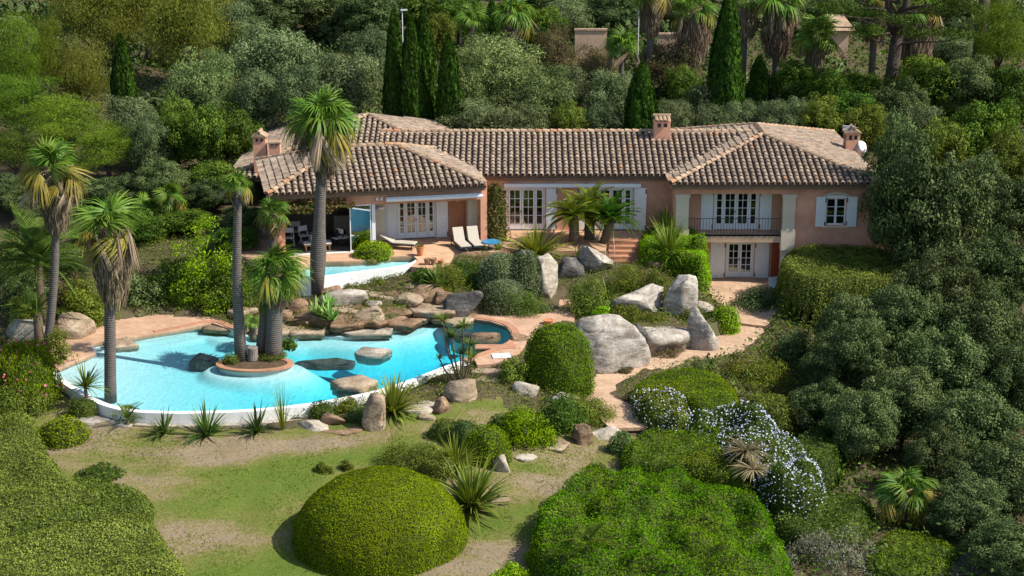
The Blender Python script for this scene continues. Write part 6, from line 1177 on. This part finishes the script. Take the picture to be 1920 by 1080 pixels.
# ------------------------------------------------------------------ rocks
RK = [(1150, 702, 145, 590, 'grey_rock', 'largest pale boulder with white veins beside the path', None, .55, 0), (1248, 670, 140, 592, 'grey_rock', 'flat-faced greyish boulder in the retaining row', None, .5, 1), (1320, 660, 60, 578, 'grey_rock', 'narrow upright pale boulder left of the lime shrub', None, .7, 0), (1094, 650, 36, 606, 'grey_rock', 'small grey rock behind the largest pale boulder', None, .7, 0), (1203, 650, 34, 606, 'dark_rock', 'dark rock between the two large boulders', None, .8, 0), (1277, 596, 68, 512, 'grey_rock', 'leaning pale boulder below the lime hedge', None, .7, 0), (1197, 590, 110, 538, 'grey_rock', 'reclining pale boulder in the middle bed', None, .55, 0), (1318, 590, 44, 564, 'pale_rock', 'low pale rock beside the lower patio', None, .7, 0),
 (1022, 560, 50, 474, 'pale_rock', 'tall tan cone-shaped boulder beside the clipped shrubs', None, .8, 0), (1116, 520, 76, 458, 'grey_rock', 'blue-grey boulder under the green cycad', -.95, .7, 0), (1068, 530, 58, 482, 'dark_rock', 'shadowed grey boulder left of the blue-grey one', -1.1, .8, 0), (1236, 508, 52, 478, 'brown_rock', 'dark flat rock under the flax clump', -.95, .7, 1), (1268, 515, 30, 485, 'brown_rock', 'reddish rock beside the lime hedge', -1.1, .8, 0), (985, 505, 40, 465, 'dark_rock', 'grey rock behind the slim silvery shrub', -.7, .8, 0), (895, 478, 120, 466, 'tan_rock', 'flat stone edging below the sun loungers', -.2, .35, 1), (1060, 560, 50, 545, 'tan_rock', 'low stone border at the path bend', None, .5, 1),
 (432, 628, 125, 592, 'tan_rock', 'leftmost flat slab at the far pool edge', -1.72, .6, 1), (510, 634, 95, 598, 'tan_rock', 'flat slab behind the island palms', -1.72, .6, 1), (578, 634, 95, 600, 'tan_rock', 'flat slab left of the long pale ledge', -1.72, .6, 1), (668, 634, 135, 606, 'pale_rock', 'long pale ledge at the waterline', -1.72, .4, 1), (660, 616, 110, 580, 'brown_rock', 'brown block above the long pale ledge', None, .6, 1), (740, 617, 110, 580, 'brown_rock', 'brown block at the corner of the inlet', -1.6, .6, 1), (600, 612, 90, 580, 'brown_rock', 'brown rock below the agaves', None, .7, 0), (455, 600, 70, 568, 'tan_rock', 'tan block behind the slim island palm', None, .7, 1), (520, 606, 60, 580, 'brown_rock', 'brown rock behind the stout island palm', None, .7, 0), (555, 590, 46, 560, 'brown_rock', 'rounded brown rock left of the agaves', None, .8, 0),
 (640, 580, 100, 538, 'grey_rock', 'grey boulder beside the agave rosettes', None, .6, 0), (728, 594, 160, 556, 'brown_rock', 'layered grey-brown ledge of the cascade', None, .5, 1), (725, 566, 180, 532, 'tan_rock', 'broad flat slab at the top of the cascade', None, .5, 1), (800, 568, 90, 536, 'brown_rock', 'reddish broken rock at the upper right of the cascade', None, .6, 0), (812, 594, 110, 558, 'tan_rock', 'tan stepped rock right of the inlet', None, .6, 1), (868, 590, 78, 545, 'dark_rock', 'dark slanting slab beside the hollow', None, .35, 0), (845, 606, 115, 586, 'brown_rock', 'low brown slab at the pool edge right of the inlet', -1.6, .4, 1), (700, 578, 34, 562, 'pale_rock', 'small white stone in the cascade', None, .7, 0), (770, 545, 44, 526, 'tan_rock', 'tan rock below the white overflow wall', None, .7, 0), (775, 600, 40, 586, 'dark_rock', 'dark wet rock inside the inlet', -1.75, .7, 0),
 (697, 678, 72, 646, 'pale_rock', 'pale flat-topped rock standing in the water', -1.85, .55, 1), (605, 693, 120, 674, 'dark_rock', 'long dark rock just breaking the water beside the island', -1.95, .4, 0), (376, 686, 56, 660, 'dark_rock', 'dark pointed rock in the pool left of the island', -1.8, .7, 0), (222, 660, 72, 629, 'tan_rock', 'brown blocky rock in the shallow left pool end', -1.75, .6, 1), (660, 745, 92, 698, 'tan_rock', 'flat grey slab overhanging the near pool edge', -1.75, .75, 1), (908, 645, 62, 624, 'brown_rock', 'brown rock at the right end of the pool', -1.8, .6, 0), (870, 640, 60, 618, 'dark_rock', 'dark sunken rock at the right end of the pool', -2.1, .7, 0), (975, 640, 40, 625, 'brown_rock', 'small brown rock on the deck edge', -1.5, .6, 0),
 (700, 812, 46, 735, 'tan_rock', 'upright tan rock at the pool corner', None, .6, 0), (588, 812, 74, 785, 'pale_rock', 'pale rugged rock below the small dark bush', None, .7, 0), (640, 818, 84, 792, 'brown_rock', 'brown flat stone on the lawn edge', None, .5, 1), (625, 800, 50, 775, 'brown_rock', 'brown rock behind the flat stone', None, .6, 0), (785, 782, 84, 748, 'pale_rock', 'pale kerb stone below the flax clump', None, .45, 1), (828, 778, 38, 744, 'brown_rock', 'brown rock at the end of the kerb stone', None, .6, 0), (862, 756, 70, 710, 'tan_rock', 'big tan rock under the stemmed yuccas', None, .7, 0), (800, 790, 34, 775, 'tan_rock', 'small tan stone on the grass', None, .6, 0), (175, 800, 100, 768, 'grey_rock', 'grey rock edging at the left pool corner', None, .45, 1), (225, 805, 60, 782, 'grey_rock', 'pale rock at the foot of the brown-skirted palm', None, .5, 1), (45, 640, 90, 594, 'pale_rock', 'pale rock at the left edge of the deck', None, .7, 0), (125, 638, 90, 590, 'tan_rock', 'tan rock behind the far left palm', None, .6, 0),
 (1035, 850, 74, 822, 'tan_rock', 'horizontal tan stone under the dark green shrub', None, .5, 1), (1092, 838, 46, 794, 'brown_rock', 'upright reddish stone in the lower bed', None, .6, 0), (1135, 828, 60, 800, 'pale_rock', 'pale stone at the end of the lower bed', None, .6, 0), (938, 888, 46, 850, 'pale_rock', 'pale pointed stone beside the rounded bright shrub', None, .7, 0), (985, 868, 46, 848, 'pale_rock', 'pale stone right of the pointed one', None, .5, 1), (930, 950, 50, 925, 'tan_rock', 'tan stone right of the striped flax', None, .6, 0), (700, 612, 120, 590, 'brown_rock', 'long brown ledge just above the waterline slabs', None, .5, 1), (660, 592, 90, 570, 'tan_rock', 'tan shelf stone above the agave ledge', None, .6, 1), (790, 604, 70, 580, 'tan_rock', 'tan shelf stone over the inlet', -1.55, .6, 1), (750, 562, 80, 545, 'brown_rock', 'brown shelf at the top of the cascade', None, .6, 1), (860, 612, 60, 596, 'tan_rock', 'small tan slab beside the right pool arc', -1.55, .6, 1), (620, 560, 60, 535, 'brown_rock', 'brown rock right behind the grey boulder at the cascade', None, .7, 0), (765, 578, 60, 552, 'tan_rock', 'tan block in the heart of the cascade', None, .7, 0), (690, 606, 70, 576, 'tan_rock', 'tan block between the two brown blocks', None, .7, 0), (840, 578, 60, 548, 'brown_rock', 'brown rubble below the agave at the cascade top', None, .7, 0), (560, 618, 70, 590, 'brown_rock', 'brown ledge rock right of the island palms', -1.6, .7, 0), (985, 745, 50, 715, 'pale_rock', 'pale rock beside the stone steps', None, .7, 0), (1060, 760, 60, 735, 'grey_rock', 'grey rock below the round clipped bush', None, .6, 0)]
for i, (px, pyb, w, pyt, m, lb, z, dr, fl) in enumerate(RK): rock(px, pyb, w, pyt, m, lb, 500 + i, z, dr, fl, group='garden rocks')
# ------------------------------------------------------------------ undergrowth and grass
def scatter_cover(name, mat, n, xr, yr, ls, seed, label, avoid, hgt=.18, asp=.3, sel=None):
    rng = np.random.default_rng(seed); X = rng.uniform(*xr, n * 2); Y = rng.uniform(*yr, n * 2); ok = np.ones(len(X), bool)
    for poly in avoid: ok &= ~in_poly(X, Y, poly)
    if sel is not None: ok &= sel(X, Y)
    X, Y = X[ok][:n], Y[ok][:n]; n = len(X); pn = fnoise(np.c_[X * .8, Y * .8, 0 * X], seed, 3); Z = height(X, Y) + .03 + np.abs(rng.normal(size=n)) * hgt * (.6 + .8 * (pn > 0))
    N = unit(np.c_[rng.normal(size=n) * .7, rng.normal(size=n) * .7, .7 + 0 * X]); T = np.clip(.4 + .3 * pn + .25 * rng.normal(size=n), 0, 1)
    o = link(name, leaf_mesh(name, L[mat], np.c_[X, Y, Z], N, ls * rng.uniform(.6, 1.4, n), asp, T, rng, (0, 0, 1), .3)); return tag(o, label, name.replace('_', ' '), kind='stuff')
HOUSE = [(-15, 83), (20.5, 83.5), (20.5, 99), (-15, 99)]
BIG = [offset(ccw(p), .15) for p, _ in FLAT] + [h for h, _ in HOLE]
BIG2 = BIG + [LAWN, HOUSE]
LAWN_IN = LAWN
scatter_cover('undergrowth', 'mixed', 58000, (-24, 16), (63, 85), .13, 5, 'low mixed groundcover filling the garden beds', BIG2, .16)
scatter_cover('hillside_undergrowth', 'bushy', 60000, (-48, 48), (98, 146), .30, 6, 'green undergrowth covering the hillside between trees', [HOUSE], .45, .45, lambda X, Y: np.abs(X) < Y * .4)
scatter_cover('slope_undergrowth', 'bushy', 26000, (3, 30), (46, 80), .2, 7, 'dark undergrowth below the oaks', BIG2, .3, .45, lambda X, Y: X > 9)
# lawn grass: short blades, brown where the turf is burnt
rng = np.random.default_rng(8); n = 90000; X = rng.uniform(-20, 8, n); Y = rng.uniform(48, 68, n); ok = in_poly(X, Y, LAWN_IN)
for p, _ in FLAT + HOLE: ok &= ~in_poly(X, Y, offset(ccw(p), .5) if p is not HOLE[0][0] else offset(p, .6))
X, Y = X[ok], Y[ok]; n = len(X); Z = base_height(X, Y) + .05 * fnoise(np.c_[X * .9, Y * .9, 0 * X], 3) + .045
link_ = link('grass', leaf_mesh('grass', L['grass'], np.c_[X, Y, Z], unit(np.c_[rng.normal(size=(n, 2)), .35 + 0 * X]), (.085 + .04 * (fnoise(np.c_[X * .7, Y * .7, 0 * X], 9, 2) > .2)) * rng.uniform(.6, 1.4, n), .15, rng.random(n), rng, (0, 0, 1), .45)); tag(link_, 'short patchy lawn grass between pool and hedges', 'grass', kind='stuff')
# ------------------------------------------------------------------ terrace furniture
def lounger(px, py, rz, back, frame_mat, label):
    b = at_z(px, py, Z_TER); t = empty('sun_lounger', b, rz, label, 'sun lounger', 'sun loungers on the terrace'); W = .64
    MB().box(-W / 2, -W / 2 + .05, -.7, 1.25, .24, .30).box(W / 2 - .05, W / 2, -.7, 1.25, .24, .30).box(-W / 2 + .05, W / 2 - .05, -.7, -.65, .24, .30).box(-W / 2 + .05, W / 2 - .05, 1.2, 1.25, .24, .30).build('frame', MATS[frame_mat], t)
    for x in (-W / 2 + .03, W / 2 - .03):
        for y in (-.55, 1.1): MB().tube([(x, y, 0), (x, y + .02, .25)], .025, 6).build('leg', MATS[frame_mat], t)
    MB().box(-W / 2 + .02, W / 2 - .02, -.68, .55, .302, .38).build('seat_cushion', MATS['cushion'], t, bevel=.03)
    M_ = Matrix.Translation((0, .56, .32)) @ Matrix.Rotation(R(back), 4, 'X'); MB().box(-W / 2 + .02, W / 2 - .02, 0, .78, 0, .08, M=M_).build('backrest', MATS['cushion'], t, bevel=.03); return t
lounger(867, 468, R(18), 58, 'dark_metal', 'left of the two upright sun loungers with beige cushions'); lounger(893, 466, R(16), 58, 'dark_metal', 'right upright sun lounger next to the blue table'); lounger(757, 466, R(75), 28, 'dark_metal', 'reclined sun lounger in front of the porch doors')
b = at_z(921, 468, Z_TER); t = empty('side_table', b, 0, 'round blue low table beside the sun loungers', 'table'); MB().lathe([(.47, .40), (.49, .42), (.49, .45), (.47, .46)], 28).build('table_top', MATS['blue_top'], t)
for k in range(3): a = k * 2.1; MB().tube([(.3 * math.cos(a), .3 * math.sin(a), 0), (.2 * math.cos(a), .2 * math.sin(a), .41)], .02, 6).build('leg', MATS['dark_metal'], t)
def pot(px, py, z, r, h, mat, label, plant=None, name='flower_pot'):
    b = at_z(px, py, z); t = empty(name, b, 0, label, 'pot', 'clay pots'); MB().lathe([(r * .66, 0), (r * .9, h * .5), (r, h * .88), (r * 1.08, h * .9), (r * 1.08, h), (r * .86, h), (r * .8, h * .9)], 18).build('pot', MATS[mat], t, smooth=False)
    if plant: o = link('leaves', BL_[plant], t, (0, 0, h * .9)); o.scale = (r * 1.5, r * 1.5, h * .6)
pot(788, 479, Z_TER, .21, .5, 'terracotta_pot', 'tall terracotta pot with small plant on the terrace', 'bright_yucca'); pot(801, 496, Z_TER, .17, .32, 'brown_pot', 'pale clay pot at the terrace corner, first of three'); pot(813, 496, Z_TER, .17, .33, 'brown_pot', 'brown clay pot at the terrace corner, middle of three'); pot(826, 495, Z_TER, .15, .22, 'terracotta_pot', 'low clay pot at the terrace corner, last of three'); pot(1028, 607, Z_DECK, .24, .2, 'terracotta_pot', 'low clay bowl on the deck behind the round bush')
# garden room furniture
def room_pt(px, v, z=Z_TER): return MLw @ Vector((UL(px, 450, v), v, z))
def chair(px, v, rz, label, mat='white_fabric', fr='white_paint'):
    t = empty('director_chair', room_pt(px, v), ANG_L + rz, label, 'chair', 'folding chairs in the garden room')
    for x in (-.25, .25):
        MB().tube([(x, -.22, 0), (x, .22, .62)], .02, 5).build('leg', MATS[fr], t); MB().tube([(x, .22, 0), (x, -.22, .62)], .02, 5).build('leg', MATS[fr], t); MB().tube([(x, .22, .45), (x, .27, .95)], .02, 5).build('back_post', MATS[fr], t)
    MB().box(-.24, .24, -.2, .22, .44, .47).build('seat', MATS[mat], t); MB().box(-.24, .24, .235, .27, .66, .93).build('backrest', MATS[mat], t)
chair(542, 1.9, 0, 'leftmost white folding chair inside the garden room'); chair(572, 2.2, .4, 'white folding chair behind the cushioned daybed'); chair(632, 1.3, -.9, 'white chair near the sliding door', 'white_fabric', 'dark_metal'); chair(555, 3.2, 0, 'white folding chair at the back of the garden room')
t = empty('daybed', room_pt(595, .75), ANG_L, 'wooden bench with white cloth behind the thick palm trunk', 'bench'); MB().box(-.7, .7, -.3, .3, .30, .38).build('bench_top', MATS['wood'], t); MB().box(-.72, .72, -.32, .32, .382, .44).build('cloth', MATS['white_fabric'], t)
for x in (-.62, .62):
    for y in (-.24, .24): MB().box(x - .04, x + .04, y - .04, y + .04, 0, .30).build('leg', MATS['wood'], t)
MB().box(-.35, .05, .1, .22, .44, .80).build('cushion', MATS['cushion'], t, bevel=.04); MB().box(-.3, .35, -.25, .05, .44, .52).build('cushion', MATS['white_fabric'], t, bevel=.03)
t = empty('wicker_armchair', room_pt(644, 1.5), ANG_L + .6, 'dark rounded wicker armchair behind the glass panel edge', 'chair'); MB().lathe([(.30, 0), (.38, .2), (.42, .4), (.40, .42)], 18).build('seat_shell', MATS['dark_wicker'], t)
V_, F_ = ball_surface(.46, .2, .85, 3, 0); link('backrest', np_mesh('backrest', V_ + np.array([0, .25, .05]), F_, MATS['dark_wicker'], smooth=True), t); MB().lathe([(.32, .42), (.34, .48), (.2, .53)], 16).build('cushion', MATS['white_fabric'], t)
t = empty('cabinet', room_pt(642, 3.8), ANG_L, 'pale cabinet at the back of the garden room', 'cabinet'); MB().box(-.45, .45, -.25, .25, 0, 1.1).build('cabinet_body', MATS['cushion'], t)
for x in (-.22, .22): MB().box(x - .2, x + .2, -.275, -.252, .08, 1.04).build('door', MATS['cushion'], t)
b = at_z(1452, 552, Z_LOW); t = empty('patio_chair', b, .3, 'white chair in the shade of the lower patio', 'chair'); MB().box(-.25, .25, -.25, .25, .42, .46).box(-.25, .25, .22, .26, .46, .9).build('seat', MATS['white_metal'], t)
for x in (-.22, .22):
    for y in (-.22, .22): MB().tube([(x, y, 0), (x, y, .42)], .018, 5).build('leg', MATS['white_metal'], t)
# small globe lamp, white hatch on the coping
b = at_z(1120, 456, -.3); t = empty('globe_lamp', b, 0, 'small white globe garden lamp below the cycads', 'lamp'); MB().tube([(0, 0, 0), (0, 0, .2)], .03, 6).build('post', MATS['dark_metal'], t); MB().lathe([(.03, .2), (.10, .25), (.13, .33), (.10, .41), (.03, .45)], 14).build('globe', MATS['white_paint'], t, smooth=True)
b = at_z(940, 668, Z_DECK); t = empty('pool_hatch', b, .15, 'white rectangular hatch on the deck by the pool end', 'hatch'); MB().box(-.42, .42, -.3, .3, .002, .05).build('hatch_lid', MATS['white_paint'], t, bevel=.015); MB().box(-.06, .06, -.26, -.22, .052, .075).build('handle', MATS['grey_metal'], t)
w_ = at_z(905, 688, -2.4); t = empty('low_wall', w_, 0, 'low tan stone wall supporting the right pool deck', 'wall'); MB().box(-.3, 1.5, .0, .5, -.3, .86).build('wall', MATS['tan_rock'], t, bevel=.02); MB().box(-.34, 1.54, -.05, .55, .862, .92).build('coping', MATS['coping_tile'], t)
